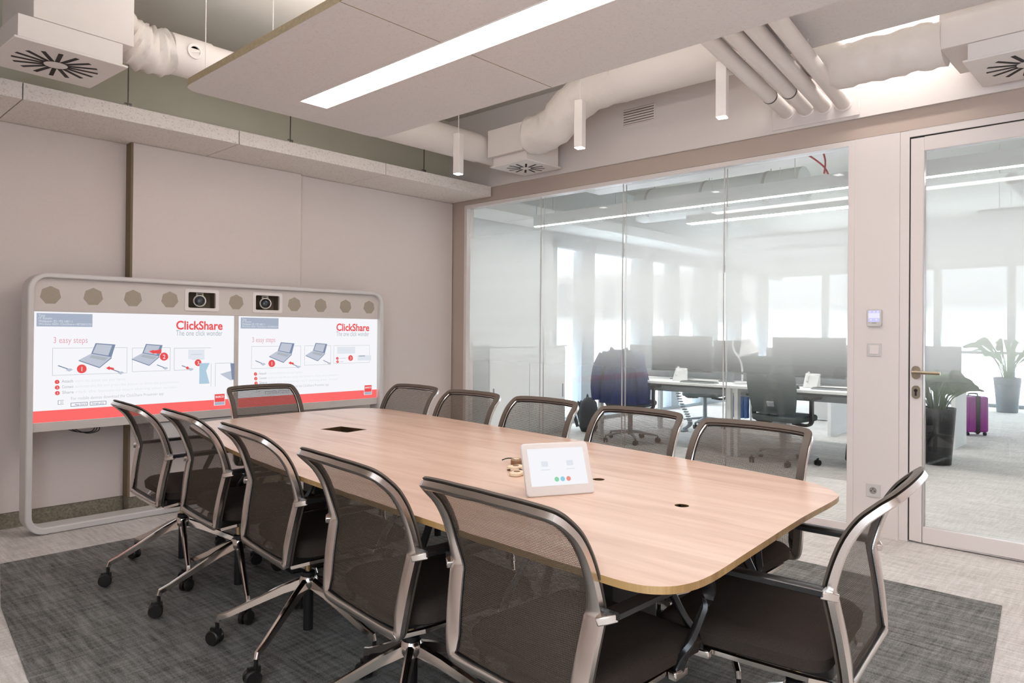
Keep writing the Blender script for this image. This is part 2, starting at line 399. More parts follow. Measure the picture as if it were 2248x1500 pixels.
# left wall with an unseen window added for daylight, solid wall behind the camera
wl = struct(MB().box(-1.3, -1.1, -2.0, YB, 0, .55).box(-1.3, -1.1, -2.0, YB, 2.75, ZC-.002).box(-1.3, -1.1, -2.0, -1.75, .55, 2.75)
            .box(-1.3, -1.1, .9, YB, .55, 2.75).build('wall_left', 'wall_white', smooth=False))
wf = struct(B(-1.1, 4.98, -2.0, -1.8, 0, ZC-.002).build('wall_front', 'wall_white', smooth=False))
for k, (a, b) in enumerate(((-1.75, .9),)):
    w = struct(MB().box(-1.24, -1.18, a, b, .55, .61).box(-1.24, -1.18, a, b, 2.69, 2.75).box(-1.24, -1.18, a, a+.06, .61, 2.69).box(-1.24, -1.18, b-.06, b, .61, 2.69)
               .box(-1.24, -1.18, (a+b)/2-.03, (a+b)/2+.03, .61, 2.69).build('window_%d' % (k+3), 'facade_frame', bevel=.003))
# right wall: solid above the glazing, pillar, lintel
wr = struct(MB().box(XG-.02, 4.97, -1.8, YB, 2.671, ZC-.002).build('wall_right', 'wall_white', smooth=False))
MB().box(XG, 4.97, -1.8, YB-.013, 2.541, 2.670).box(XG, 4.97, 5.185, YB-.013, 0, 2.541).build('lintel', 'lintel_taupe', wr, smooth=False)
B(XG, 4.97, 1.235, 1.50, 0.0, 2.5395).build('pillar_panel', 'frame_white', wr, smooth=False)
MB().box(XG+.004, 4.97, -1.8, .18, 0, 2.5395).build('wall_panel', 'frame_white', wr, smooth=False)
B(XG+.004, XG+.02, 1.236, 1.499, .0, .07).build('skirting', 'frame_white', wr)

# glazed partition
g = struct(MB().box(XG-.003, 4.968, 1.5005, 5.1845, 2.505, 2.5385).box(XG-.003, 4.968, 1.5005, 5.1845, 0.0, .045)
           .box(XG-.003, 4.968, 5.147, 5.1845, .045, 2.505).box(XG-.003, 4.968, 1.5005, 1.540, .045, 2.505).build('window_1', 'frame_white', bevel=.002))
ys = [1.541, 2.419, 3.312, 4.203, 5.146]
for a, b in zip(ys[:-1], ys[1:]):
    B(4.905, 4.917, a+.002, b-.002, .046, 2.504).build('pane', 'glass', g, smooth=False)
    MB().add([(4.9185,a+.002,.046),(4.9185,b-.002,.046),(4.9185,b-.002,2.504),(4.9185,a+.002,2.504)], [(0,1,2,3)]).build('frosted_film', 'frosted_film', g, smooth=False)
for y in ys[1:4]:
    B(4.902, 4.908, y-.004, y+.004, .046, 2.504).build('joint_strip', 'plate_grey', g)
    B(4.950, 4.956, y-.004, y+.004, .046, 2.504).build('joint_strip', 'plate_grey', g)

# door
d = struct(MB().box(XG+.001, 4.965, 1.183, 1.2345, 0, 2.5395).box(XG+.001, 4.965, .1805, 1.183, 2.497, 2.5395).build('door_1', 'frame_white', bevel=.002))
leaf = MB().box(XG+.004, 4.935, 1.103, 1.176, .012, 2.487).box(XG+.004, 4.935, .185, .265, .012, 2.489).box(XG+.004, 4.935, .265, 1.103, 2.402, 2.489).box(XG+.004, 4.935, .265, 1.103, .012, .105).build('door_leaf', 'frame_white', d, bevel=.003)
B(4.900, 4.912, .266, 1.102, .106, 2.401).build('pane', 'glass', d, smooth=False)
MB().add([(4.914,.266,.106),(4.914,1.102,.106),(4.914,1.102,2.401),(4.914,.266,2.401)], [(0,1,2,3)]).build('frosted_film', 'frosted_film', d, smooth=False)
B(4.878, 4.93, 1.1762, 1.1828, .012, 2.497).build('door_gap', 'dark_slot', d)
B(4.878, 4.93, .185, 1.176, 2.4895, 2.4968).build('door_gap', 'dark_slot', d)
RX = Matrix.Rotation(R(-90), 4, 'Y')   # local z -> -x
def plateM(x, y, z): return Matrix.Translation((x, y, z)) @ Matrix(((0,0,-1,0),(1,0,0,0),(0,-1,0,0),(0,0,0,1))).to_4x4()
# plateM: local x -> +y, local y -> -z, local z -> -x
hd = MB().prism(rrect(-.023, .023, -.04, .04, .022), 0, .010, plateM(XG+.004, 1.140, 1.045)).build('handle_rose', 'brushed_steel', d)
MB().tube([(XG, 1.14, 1.048), (XG-.05, 1.14, 1.048)], .010, 12).tube([(XG-.05, 1.152, 1.048), (XG-.052, 1.00, 1.046)], .0105, 12).build('handle_lever', 'brushed_steel', hd)
lk = MB().prism(rrect(-.022, .022, -.04, .04, .021), 0, .009, plateM(XG+.004, 1.140, .925)).build('lock_rose', 'brushed_steel', d)
MB().prism(ngon(0, -.010, .010, 14), .009, .011, plateM(XG+.004, 1.140, .925)).box(-.005, .005, -.005, .022, .009, .011, plateM(XG+.004, 1.140, .925)).build('keyhole', 'dark_slot', lk)

# ------------------------------------------------------------------ wall fittings on the pillar
t = thing('thermostat', 'white wall thermostat with a lit lilac display on the pillar', 'thermostat', (XG, 1.374, 1.382))
def PM(z): return Matrix(((0,0,-1,-z),(-1,0,0,0),(0,1,0,0),(0,0,0,1))).to_4x4()   # local x -> -y (right in view), y -> z, z -> -x
MB().prism(rrect(-.043, .043, -.055, .055, .010), 0, .022, PM(0)).build('body', 'plate_grey', t, bevel=.003)
MB().prism(rrect(-.034, .034, -.026, .046, .003), .022, .0228, PM(0)).build('display', 'px_lilac', t)
MB().prism(rrect(-.033, .033, -.002, .030, .002), .0228, .0232, PM(0)).build('readout', 'px_lilac_lit', t)
for x, y in ((-.024, .038), (0, .038), (.022, .038), (-.018, -.012), (.014, -.012)): MB().prism(ngon(x, y, .005, 8), .0228, .0232, PM(0)).build('icon', 'px_lilac_lit', t)
MB().box(-.013, .013, -.036, -.031, .0215, .0224, PM(0)).build('maker_mark', 'glyph_dark', t)
t = thing('light_switch', 'square white rocker light switch below the thermostat', 'switch', (XG, 1.376, 1.18))
MB().prism(rrect(-.041, .041, -.041, .041, .004), 0, .010, PM(0)).build('frame', 'plate_grey', t, bevel=.002)
MB().box(-.028, .028, -.028, .028, .010, .015, PM(0)).build('rocker', 'frame_white', t, bevel=.003)
t = thing('wall_socket', 'white wall socket low on the pillar behind the near chair', 'socket', (XG, 1.378, .286))
MB().prism(rrect(-.041, .041, -.041, .041, .004), 0, .010, PM(0)).build('frame', 'plate_grey', t, bevel=.002)
MB().prism(ngon(0, 0, .022, 24), .010, .0106, PM(0)).build('well', 'glyph_dark', t)
MB().prism(ngon(-.010, -.003, .004, 10), .0106, .011, PM(0)).prism(ngon(.010, -.003, .004, 10), .0106, .011, PM(0)).prism(ngon(0, .010, .0035, 10), .0106, .014, PM(0)).build('pin_hole', 'dark_slot', t)

# ------------------------------------------------------------------ baffle along the back wall
t = thing('acoustic_baffle', 'long pale wood-wool baffle running along the top of the screen wall', 'baffle', (0, 0, 0))
xs = [-1.09, -.22, 1.048, 2.328, 3.597, XG-.0225]
for a, b in zip(xs[:-1], xs[1:]):
    MB().box(a+.0035, b-.0035, 4.789, 4.829, 2.576, 2.671).box(a+.0035, b-.0035, 4.829, YB-.013, 2.576, 2.616).build('baffle_panel', 'wood_wool', t, smooth=False)
for x in (1.62, 2.75, 4.05):
    MB().bar((x, 4.84, 2.616), (x, 4.84, ZC), .006, .006, up=(0,1,0)).bar((x-.02, 4.84, 2.70), (x+.02, 4.84, 2.70), .012, .006).bar((x+.016, 4.84, 2.60), (x+.016, 4.84, 2.70), .012, .004, up=(0,1,0)).build('hanger', 'pipe_clamp', t)

# ------------------------------------------------------------------ main suspended raft with strip lamp
ZR = 2.65
t = thing('ceiling_raft', 'large suspended grey acoustic raft with rounded corners above the table', 'raft', (0, 0, 0))
x0, x1, yf, LX0, LX1, LYE = 1.672, 3.06, 4.15, 2.232, 2.428, 3.835
rc = .10
poly = [(x0, 2.553)] + [(x0, yf-rc)] + [(x0+rc-rc*math.cos(R(a)), yf-rc+rc*math.sin(R(a))) for a in range(10, 91, 10)] + [(x1-rc+rc*math.sin(R(a)), yf-rc+rc*math.cos(R(a))) for a in range(0, 91, 10)] + [(x1, 2.553), (LX1, 2.553), (LX1, LYE), (LX0, LYE), (LX0, 2.553)]
def raftpanel(poly):
    o = MB().prism(poly, ZR, ZR+.04).build('acoustic_panel', 'raft_wool', t, smooth=False)
    o.data.materials.append(MATS['raft_edge'])
    for p in o.data.polygons:
        if abs(p.normal.z) < .3: p.material_index = 1
raftpanel(poly)
for a, b in ((.95, 2.547), (-.65, .944)):
    raftpanel([(x0, a), (LX0, a), (LX0, b), (x0, b)]); raftpanel([(LX1, a), (x1, a), (x1, b), (LX1, b)])
MB().box(LX0+.0005, LX0+.008, -.65, LYE-.0005, ZR-.003, ZR+.06).box(LX1-.008, LX1-.0005, -.65, LYE-.0005, ZR-.003, ZR+.06).box(LX0+.008, LX1-.008, LYE-.008, LYE-.0005, ZR-.003, ZR+.06).box(LX0+.0005, LX1-.0005, -.65, LYE-.0005, ZR+.06, ZR+.064).build('lamp_housing', 'metal_white', t, smooth=False)
B(LX0+.0085, LX1-.0085, -.645, LYE-.0085, ZR+.001, ZR+.004).build('lamp_diffuser', 'lamp_strip', t, smooth=False)
B(LX0+.02, LX1-.02, -.6, LYE-.05, ZR+.0645, ZR+.068).build('added_uplight_strip', 'added_uplight', t, smooth=False)  # unseen glowing strip added above the housing for ceiling bounce
for x, y in ((1.72, 3.95), (1.72, 3.2), (1.72, 2.45), (1.72, 1.6), (3.0, 3.95), (3.0, 2.5), (3.0, 1.2)):
    MB().tube([(x, y, ZR+.04), (x, y, ZC)], .0025, 6).lathe([(.008, 0), (.008, .03), (.003, .035)], Matrix.Translation((x, y, ZR+.04)), 8).build('suspension_wire', 'metal_white', t)

t = thing('ceiling_raft', 'plain grey ceiling raft hung higher up beside the white pipes', 'raft')
B(3.45, 4.21, -.4, 1.88, 2.945, 2.985).build('acoustic_panel', 'raft_wool', t, smooth=False)
for x, y in ((3.6, .2), (4.15, .2), (3.6, 1.2), (4.15, 1.2)): MB().tube([(x, y, 2.985), (x, y, ZC)], .003, 6).build('suspension_wire', 'metal_white', t)
t = thing('wall_wash_lamp', 'slim bright lamp hidden behind the wrapped duct by the door wall', 'lamp')
B(4.62, 4.70, .35, 1.62, 3.30, 3.40).build('housing', 'metal_white', t)
B(4.63, 4.69, .36, 1.61, 3.292, 3.2995).build('diffuser', 'lamp_wash', t, smooth=False)
for y in (.6, 1.4): MB().tube([(4.66, y, 3.40), (4.66, y, ZC)], .004, 6).build('rod', 'metal_white', t)

# ------------------------------------------------------------------ swirl diffusers
def diffuser(label, cx, cy, z, size, rz, box, nslot=16, low=.13):
    t = thing('swirl_diffuser', label, 'air diffuser', (cx, cy, z), rz, 'swirl air diffusers')
    h = size/2
    MB().box(-h, h, -h, h, 0, .012).build('face_plate', 'metal_white', t, bevel=.003)
    MB().box(-h+.02, h-.02, -h+.02, h-.02, .012, low).build('collar_box', 'metal_white', t, bevel=.002)
    bx0, bx1, by0, by1, bh = box
    MB().box(bx0, bx1, by0, by1, low+.001, bh).build('plenum_box', 'duct_white', t, bevel=.003)
    ri, ro = size*.105, size*.375
    for k in range(nslot):
        a = 2*math.pi*(k+.5)/nslot
        M4 = Matrix.Rotation(a, 4, 'Z')
        MB().box(ri, ro, -size*.020, size*.020, -.0015, .0, M4).build('slot', 'dark_slot', t, smooth=False)
    MB().lathe([(0, -.004), (size*.09, -.004), (size*.105, -.0016)], None, 20).build('hub_disc', 'metal_white', t)
    return t
diffuser('large swirl air diffuser hanging at the far left above the baffle', 1.118, 4.43, 2.70, .53, R(3.5), (-.18, .30, -.25, .25, .62))
diffuser('small swirl air diffuser beside the glazed partition in the far corner', 4.585, 4.11, 2.70, .44, R(-2), (-.24, .21, -.19, .23, .32), 12, .085)
diffuser('swirl air diffuser above the door cut by the right edge of the picture', 4.55, .545, 2.70, .50, R(-1), (-.24, .24, -.25, .36, .42), 14, .10)

# ------------------------------------------------------------------ ducts and pipes
def wob_tube(path, r, n, seed, amp, twist=3.0):
    rnd = random.Random(seed); mb = MB(); P = [Vector(p) for p in path]; k = len(P)
    ph = [rnd.uniform(0, 6.28) for _ in range(8)]; sec_n = n; rings = []
    for i, p in enumerate(P):
        tt = (P[min(i+1, k-1)]-P[max(i-1, 0)]).normalized(); side = tt.cross(Vector((0, 0, 1)))
        if side.length < .05: side = Vector((0, 1, 0))
        side.normalize(); w = side.cross(tt)
        ring = []
        for j in range(sec_n):
            a = 2*math.pi*j/sec_n
            d = amp*(math.sin(twist*a+i*.9+ph[0])*.5 + math.sin(2*a-i*1.7+ph[1])*.35 + math.sin(5*a+i*2.3+ph[2])*.25 + math.sin(i*2.1+ph[3])*.5)
            rr = r*(1+d); ring.append(p + side*rr*math.cos(a) + w*rr*math.sin(a))
        ring.append(ring[0]); rings.append(ring)
    mb.grid(rings)
    for q, c in ((rings[0], P[0]), (rings[-1], P[-1])): mb.add([c] + q[:-1], [(0, 1+a, 1+(a+1) % sec_n) for a in range(sec_n)])
    return mb
t = thing('wrapped_duct', 'crinkled white flexible duct leading from the large left diffuser', 'duct')
pth = catmull([(1.40, 4.45, 3.00), (1.46, 4.45, 2.98), (1.54, 4.45, 2.94), (1.62, 4.45, 2.93), (1.71, 4.45, 2.95)], 6, False)
wob_tube(pth, .130, 30, 3, .11).build('flexible_sleeve', 'duct_wrap', t, ang=60)
MB().tube([(1.71, 4.45, 2.95), (1.95, 4.45, 2.95)], .122, 24).tube([(1.95, 4.45, 2.95), (3.3, 4.45, 2.95)], .115, 24).build('rigid_pipe', 'duct_white', t)
pm = Matrix.Translation((1.82, 4.332, 2.955)) @ Matrix.Rotation(R(90), 4, 'X')
MB().lathe([(.030, -.01), (.030, .012), (.045, .012), (.045, -.01)], pm, 22).build('damper_ring', 'metal_white', t)
MB().lathe([(.0, .001), (.030, .001)], pm, 18).build('damper_well', 'niche_dark', t)
MB().box(-.028, .028, -.007, .007, .001, .010, pm @ Matrix.Rotation(R(15), 4, 'Z')).build('damper_knob', 'metal_white', t)
t = thing('round_duct', 'straight round white duct crossing above the baffle to the corner diffuser', 'duct')
MB().tube([(3.31, 4.50, 2.90), (4.36, 4.50, 2.90)], .125, 28).build('pipe', 'duct_white', t)
MB().tube([(4.36, 4.50, 2.90), (4.84, 4.50, 2.90)], .118, 28).build('end_sleeve', 'duct_white', t)
t = thing('insulated_duct', 'fat white insulated duct bending down into the corner diffuser box', 'duct')
pth = catmull([(4.42, 3.9, 2.91), (4.42, 3.78, 2.91), (4.41, 3.64, 2.94), (4.40, 3.50, 3.04), (4.40, 3.30, 3.13), (4.40, 3.0, 3.155)], 5, False)
wob_tube(pth, .155, 28, 5, .05).build('elbow_sleeve', 'duct_wrap', t, ang=60)
MB().tube([(4.40, 3.0, 3.155), (4.40, 2.13, 3.155)], .160, 32).build('straight_sleeve', 'duct_white', t)
wob_tube([(4.42, 2.13-.04*i, 3.15-.0125*i) for i in range(14)], .140, 28, 9, .05).build('crinkled_sleeve', 'duct_wrap', t, ang=60)
t = thing('wrapped_duct', 'crumpled white wrapped duct running into the diffuser box above the door', 'duct')
wob_tube([(4.42, 1.60-.035*i, 2.985-.11*min(1, i/5)) for i in range(21)], .128, 28, 11, .07).build('sleeve', 'duct_wrap', t, ang=60)
MB().tube([(4.42, 1.46, 3.0), (4.42, 1.46, ZC)], .004, 6).bar((4.30, 1.46, 3.01), (4.54, 1.46, 3.01), .03, .03).build('hanger', 'metal_white', t)

walls = [(1.937, 2.800), (1.805, 2.795), (1.690, 2.790), (1.565, 2.785)]
far = [(1.83, 2.86), (1.70, 2.86), (1.585, 2.86), (1.455, 2.86)]
for k, ((y, z), (y2, z2)) in enumerate(zip(walls, far)):
    t = thing('ceiling_pipe', ('white ceiling pipe nearest the pendant lamps, first of four side by side', 'white ceiling pipe with a dark clamp, second of four side by side',
              'white ceiling pipe, third of four side by side', 'white ceiling pipe nearest the door, last of four side by side')[k], 'pipe', group='white pipes entering the wall')
    a = Vector((XG-.021, y, z)); b = Vector((3.2, y2-.02, z2+.03)); dd = (b-a).normalized()
    MB().tube([a, b], .046, 20).build('pipe', 'duct_white', t)
    MB().tube([a-dd*0, a+dd*.012], .055, 20).build('wall_collar', 'duct_white', t)
    if k < 2:
        c = a + dd*(.34 if k == 0 else .36); MB().tube([c, c+dd*.012], .0485, 20).build('clamp', 'pipe_clamp', t)
    for q in (.80, 1.2):
        c = a + dd*q; MB().tube([c+Vector((0, 0, .046)), (c.x, c.y, ZC if c.y > 1.885 or c.x < 3.44 else 2.9445)], .004, 6).build('hanger_rod', 'metal_white', t)
tag(B(XG-.028, XG-.0205, 1.465, 2.035, 2.69, 2.865).build('pipe_cover_plate', 'wall_white', bevel=.002), 'shallow white cover plate on the wall where the pipes enter', 'cover plate')
t = thing('wall_grille', 'small beige louvred air grille high on the partition wall', 'grille', (XG-.02, 3.132, 3.03))
MB().box(-.008, 0, -.150, .150, -.07, -.062).box(-.008, 0, -.150, .150, .062, .07).box(-.008, 0, -.150, -.142, -.062, .062).box(-.008, 0, .142, .150, -.062, .062).build('frame', 'wall_white', t)
B(-.002, -.0005, -.142, .142, -.062, .062).build('backing', 'niche_dark', t)
for k in range(6):
    z = -.052 + k*.0205
    MB().box(-.010, -.002, -.142, .142, z-.005, z+.007).build('slat', 'wall_white', t)

# pendants
for k, (y, lab) in enumerate(((4.236, 'slim white square pendant lamp in front of the baffle, farthest of three'), (3.0, 'slim white square pendant lamp in front of the insulated duct, middle of three'), (1.945, 'slim white square pendant lamp beside the pipes, nearest of three'))):
    t = thing('pendant_lamp', lab, 'pendant lamp', (3.905, y, 2.55), R(12), 'square pendant lamps')
    MB().box(-.031, .031, -.031, .031, .004, .33).build('body', 'metal_white', t, bevel=.003)
    B(-.027, .027, -.027, .027, .0, .0035).build('lens', 'lamp_spot', t, smooth=False)
    MB().tube([(0, 0, .33), (0, 0, ZC-2.55)], .003, 6).build('cord', 'metal_white', t)

# ------------------------------------------------------------------ video conference unit
t = thing('video_conference_unit', 'wide grey freestanding conference unit with twin screens, speakers and cameras', 'conference unit', (0, 0, 0))
UX0, UX1, UY, UZ = 1.145, 3.795, 5.10, 1.615
# frame as an extruded rounded ring
def ring_prism(outer, inner, y0, y1):
    n = len(outer); vs = []
    for y in (y0, y1):
        vs += [(x, y, z) for x, z in outer] + [(x, y, z) for x, z in inner]
    fs = []
    for i in range(n):
        j = (i+1) % n
        fs += [(i, j, n+j, n+i), (2*n+i, 3*n+i, 3*n+j, 2*n+j), (i, 2*n+i, 2*n+j, j), (n+i, n+j, 3*n+j, 3*n+i)]
    return MB().add(vs, fs)
ring_prism(rrect(UX0, UX1, .002, UZ, .11, 8), rrect(UX0+.036, UX1-.036, .045, UZ-.03, .075, 8), UY-.04, UY+.11).build('frame', 'unit_frame', t, bevel=.008)
PZ0, PZ1 = 1.378, UZ-.031
sx = [1.274 + .239*k for k in range(11)]
cams = (2.214, 2.719)
holes = [(c-.100, c+.100) for c in cams]
mb = MB(); x = UX0+.037
hz0, hz1 = 1.425, 1.540
for a, b in holes:
    mb.box(x, a, UY, UY+.02, PZ0, PZ1); mb.box(a, b, UY, UY+.02, PZ0, hz0); mb.box(a, b, UY, UY+.02, hz1, PZ1); x = b
mb.box(x, UX1-.037, UY, UY+.02, PZ0, PZ1)
mb.build('speaker_panel', 'unit_grey', t, smooth=False)
FP = Matrix(((1,0,0,0),(0,0,-1,0),(0,1,0,0),(0,0,0,1))).to_4x4()   # local (x,y,z) -> (x,-z,y): faces -Y
def face(y): return Matrix.Translation((0, y, 0)) @ FP
for k, xc in enumerate(sx):
    if k in (4, 6): continue
    MB().prism(ngon(xc, 1.478, .058, 7), .0005, .002, face(UY)).build('speaker', 'speaker_cloth', t, smooth=False)
for c in cams:
    nb = MB().box(c-.10, c+.10, UY+.09, UY+.095, hz0, hz1).box(c-.103, c-.1, UY+.021, UY+.095, hz0, hz1).box(c+.1, c+.103, UY+.021, UY+.095, hz0, hz1).box(c-.103, c+.103, UY+.021, UY+.095, hz1, hz1+.003).box(c-.103, c+.103, UY+.021, UY+.095, hz0-.003, hz0).build('camera_niche', 'niche_dark', t, smooth=False)
    ring_prism(rrect(c-.122, c+.122, hz0-.02, hz1+.02, .012), rrect(c-.098, c+.098, hz0+.002, hz1-.002, .010), UY-.006, UY).build('niche_frame', 'metal_white', nb)
    cx, cz = c+.004, 1.478
    aim = Matrix.Translation((cx, UY+.045, cz)) @ Matrix.Rotation(R(-24), 4, 'Z') @ FP
    cm = MB().lathe([(.034, -.04), (.042, .0), (.043, .05), (.036, .055), (.035, .044)], aim, 24).build('camera', 'camera_shell', t)
    MB().lathe([(0, .046), (.0345, .046)], aim, 24).build('lens', 'black_gloss', cm)
    MB().lathe([(.0, .0485), (.013, .0485), (.020, .0465)], aim, 20).build('lens_glass', 'monitor_black', cm)
    MB().bar((cx-.014, UY+.06, hz1-.002), (cx-.020, UY+.045, cz+.03), .012, .006, up=(0,1,0)).bar((cx+.026, UY+.06, hz1-.002), (cx+.022, UY+.045, cz+.03), .012, .006, up=(0,1,0)).bar((cx-.014, UY+.055, hz1-.006), (cx+.026, UY+.055, hz1-.006), .02, .006).build('yoke', 'camera_shell', cm)
    MB().box(cx-.02, cx+.03, UY+.04, UY+.075, hz0, cz-.03).build('pedestal', 'niche_dark', cm)
MB().box(UX0+.037, UX1-.037, UY, UY+.03, .632, .688).build('lower_panel', 'unit_grey', t, bevel=.002)
MB().box(UX0+.037, UX1-.037, UY+.012, UY+.06, .688, 1.377).build('screen_backing', 'unit_grey', t)
MB().box(2.456, 2.490, UY, UY+.012, .688, 1.377).build('centre_strip', 'unit_grey', t)
MB().box(1.9, 2.95, UY+.02, UY+.10, .50, .625).build('cable_tray', 'unit_frame', t)
cab = MB()
for k in range(3): cab.tube(catmull([(1.36+.02*k, UY+.05, .645), (1.43+.03*k, UY+.04, .612-.008*k), (1.52+.02*k, UY+.03, .606), (1.55+.01*k, UY+.05, .645)], 6, False), .003, 6)
cab.build('cable_bundle', 'cable_black', t)

def screen(x0, x1, z0, z1, second):
    s = MB().box(x0, x1, UY+.002, UY+.0118, z0, z1).build('screen', 'px_white', t, smooth=False)
    W, H = x1-x0, z1-z0
    L = [0]
    def fm():
        L[0] += 1
        return Matrix.Translation((x0, UY+.002, z0)) @ FP @ Matrix.Translation((0, 0, .0002*L[0]))
    def poly(name, m, pts):
        me = MB().add([fm() @ Vector((u*W, v*H, 0)) for u, v in pts], [tuple(range(len(pts)))]); return me.build(name, m, s, smooth=False)
    def polys(name, m, lst):
        mb = MB(); M4 = fm()
        for pts in lst: mb.add([M4 @ Vector((u*W, v*H, 0)) for u, v in pts], [tuple(range(len(pts)))])
        return mb.build(name, m, s, smooth=False)
    def rect(a, b, c, d): return [(a, c), (b, c), (b, d), (a, d)]
    def circ(u, v, r): return [(u + r*math.cos(2*math.pi*i/20)/W, v + r*math.sin(2*math.pi*i/20)/H) for i in range(20)]
    def text(body, u, v, size, m, off=0.0, align='LEFT', sp=1.0, wd=None):
        me = text_mesh(body, size, off, align, sp, wd*W if wd else None)
        me.materials.clear(); me.materials.append(MATS[m]); me.transform(fm() @ Matrix.Translation((u*W, v*H, 0)))
        o = bpy.data.objects.new('lettering', me); COL.objects.link(o); o.parent = s
    def frame(a, b, c, d, w=.0022): 
        wu, wv = w/W, w/H
        return [rect(a, b, c, c+wv), rect(a, b, d-wv, d), rect(a, a+wu, c, d), rect(b-wu, b, c, d)]
    poly('red_band', 'px_red', rect(0, 1, 0, .105))
    poly('info_box', 'px_info', rect(.012, .255, .865, .985))
    text('Test', .02, .955, .020, 'px_info_text'); text('IT Room', .02, .930, .020, 'px_info_text')
    text('Wallpaper ID: 192.168.1.1', .02, .904, .020, 'px_info_text', 0, 'LEFT', 1.0, .145); text('Wireless SSID: ClickShare-1872003333', .02, .879, .018, 'px_info_text', 0, 'LEFT', 1.0, .23)
    text('ClickShare', .668, .850, .085, 'px_title', .0022, 'LEFT', 1.0, .262)
    text('The one click wonder', .668, .785, .056, 'px_tag', 0, 'LEFT', 1.0, .262)
    text('3 easy steps', .082, .715, .055, 'px_pink', 0, 'LEFT', 1.0, .15)
    # pictogram frames
    if not second: fr = frame(.08, .42, .42, .67) + frame(.445, .64, .43, .665) + [rect(.66, .865, .655, .659), rect(.66, .662, .43, .659), rect(.66, .75, .43, .434), rect(.865, .867, .245, .49), rect(.89, .892, .245, .49), rect(.89, .99, .49, .494)]
    else: fr = frame(.08, .41, .42, .67) + frame(.435, .63, .44, .67) + frame(.65, .935, .45, .67)
    polys('pictogram_frame', 'px_line', fr)
    def laptop(u, v, k=1.0):
        def p(a, b): return (u + a*k/W, v + b*k/H)
        poly('laptop_base', 'px_laptop', [p(-.115, -.02), p(-.045, .02), p(.075, -.005), p(.005, -.068)])
        poly('laptop_side', 'px_laptop_d', [p(-.115, -.02), p(.005, -.068), p(.005, -.075), p(-.115, -.026)])
        poly('laptop_side', 'px_laptop_d', [p(.005, -.068), p(.075, -.005), p(.077, -.012), p(.005, -.075)])
        poly('laptop_keys', 'px_line', [p(-.055, -.005), p(-.040, .010), p(.058, -.008), p(.035, -.028)])
        poly('laptop_lid', 'px_laptop_d', [p(-.045, .02), p(-.020, .088), p(.098, .078), p(.075, -.005)])
        poly('laptop_screen', 'px_laptop', [p(-.036, .024), p(-.014, .081), p(.078, .073), p(.055, .006)])
    def dongle(u, v, k=1.0):
        def p(a, b): return (u + a*k/W, v + b*k/H)
        poly('dongle', 'px_laptop_d', [p(-.05, .022), p(-.046, .027), p(.012, .002), p(.008, -.003)])
        poly('dongle', 'px_laptop', [p(-.006, -.004), p(.02, .006), p(.036, -.004), p(.014, -.016)])
    laptop(.285, .585); laptop(.525, .585, .92)
    dongle(.14, .475); dongle(.375, .432); dongle(.60, .462, .9)
    def badge(u, v, r, n, size):
        poly('badge', 'px_red_deep', circ(u, v, r)); text(n, u, v-.36*size/H, size, 'px_white', 0, 'CENTER')
    badge(.205, .475, .028, '1', .040)
    poly('arrow', 'px_red_deep', [(.315, .475), (.332, .495), (.332, .485), (.352, .475), (.352, .455), (.332, .465), (.332, .455)])
    if not second:
        badge(.600, .575, .028, '2', .040); badge(.783, .505, .024, '3', .034)
        poly('arrow', 'px_red_deep', [(.52, .63), (.545, .645), (.545, .638), (.585, .648), (.582, .605), (.545, .61), (.545, .602)])
        dongle(.73, .445); poly('arrow', 'px_red_deep', circ(.722, .455, .010))
        polys('chart', 'px_faint', [rect(.725, .815, .545, .642)]); polys('chart_line', 'px_line', [rect(.745, .815, .54, .543), rect(.74, .80, .59, .593)])
        poly('blue_panel', 'px_panel', [(.787, .285), (.845, .285), (.825, .42), (.845, .50), (.787, .50)])
        poly('laptop_base', 'px_laptop', [(.905, .38), (.97, .41), (.985, .31), (.965, .31)]); poly('laptop_lid', 'px_laptop_d', [(.965, .49), (.99, .49), (.99, .31), (.975, .32)])
    else:
        badge(.770, .515, .024, '3', .034); badge(.665, .515, .012, '1', .016); badge(.665, .475, .012, '2', .016)
        polys('chart', 'px_faint', [rect(.66, .80, .57, .655), rect(.82, .93, .48, .545)]); polys('chart_line', 'px_line', [rect(.68, .73, .513, .517), rect(.68, .71, .472, .476), rect(.83, .88, .53, .545)])
    for k, (w, tx) in enumerate((('Attach', 'insert the button into your laptop'), ('Connect', 'execute the file and press the button to show the presentation'), ('Share', 'click the button to start sharing your screen'))):
        v = .365 - .050*k
        badge(.093, v, .013, str(k+1), .018)
        text(w, .112, v-.009, .026, 'px_text', .0004, 'LEFT', 1.0, .05); text(tx, .170, v-.009, .026, 'px_faint', 0, 'LEFT', 1.0, (.23, .50, .49)[k])
    text('For mobile devices download the ClickShare Presenter app', .15, .195, .028, 'px_text', 0, 'LEFT', 1.0, .44)
    polys('app_badge', 'px_dark', frame(.15, .225, .135, .170, .003) + frame(.235, .31, .135, .170, .003)); text('App Store', .168, .145, .016, 'px_dark', 0, 'LEFT', 1.0, .05); text('Google play', .243, .145, .016, 'px_dark', 0, 'LEFT', 1.0, .055)
    polys('airplay_icon', 'px_dark', [rect(.095, .120, .16, .163), rect(.095, .097, .16, .20), rect(.095, .120, .197, .20), rect(.105, .118, .185, .188), rect(.105, .118, .172, .175)])
    poly('logo_box', 'px_white', rect(.866, .930, .052, .175)); poly('logo_box', 'px_red_deep', rect(.869, .927, .088, .171)); poly('logo_box', 'px_info', rect(.869, .927, .056, .086))
    text('BARCO', .898, .132, .021, 'px_white', .0004, 'CENTER', 1.0, .048)
    return s
screen(1.186, 2.455, .689, 1.376, False)
screen(2.491, UX1-.040, .689, 1.376, True)

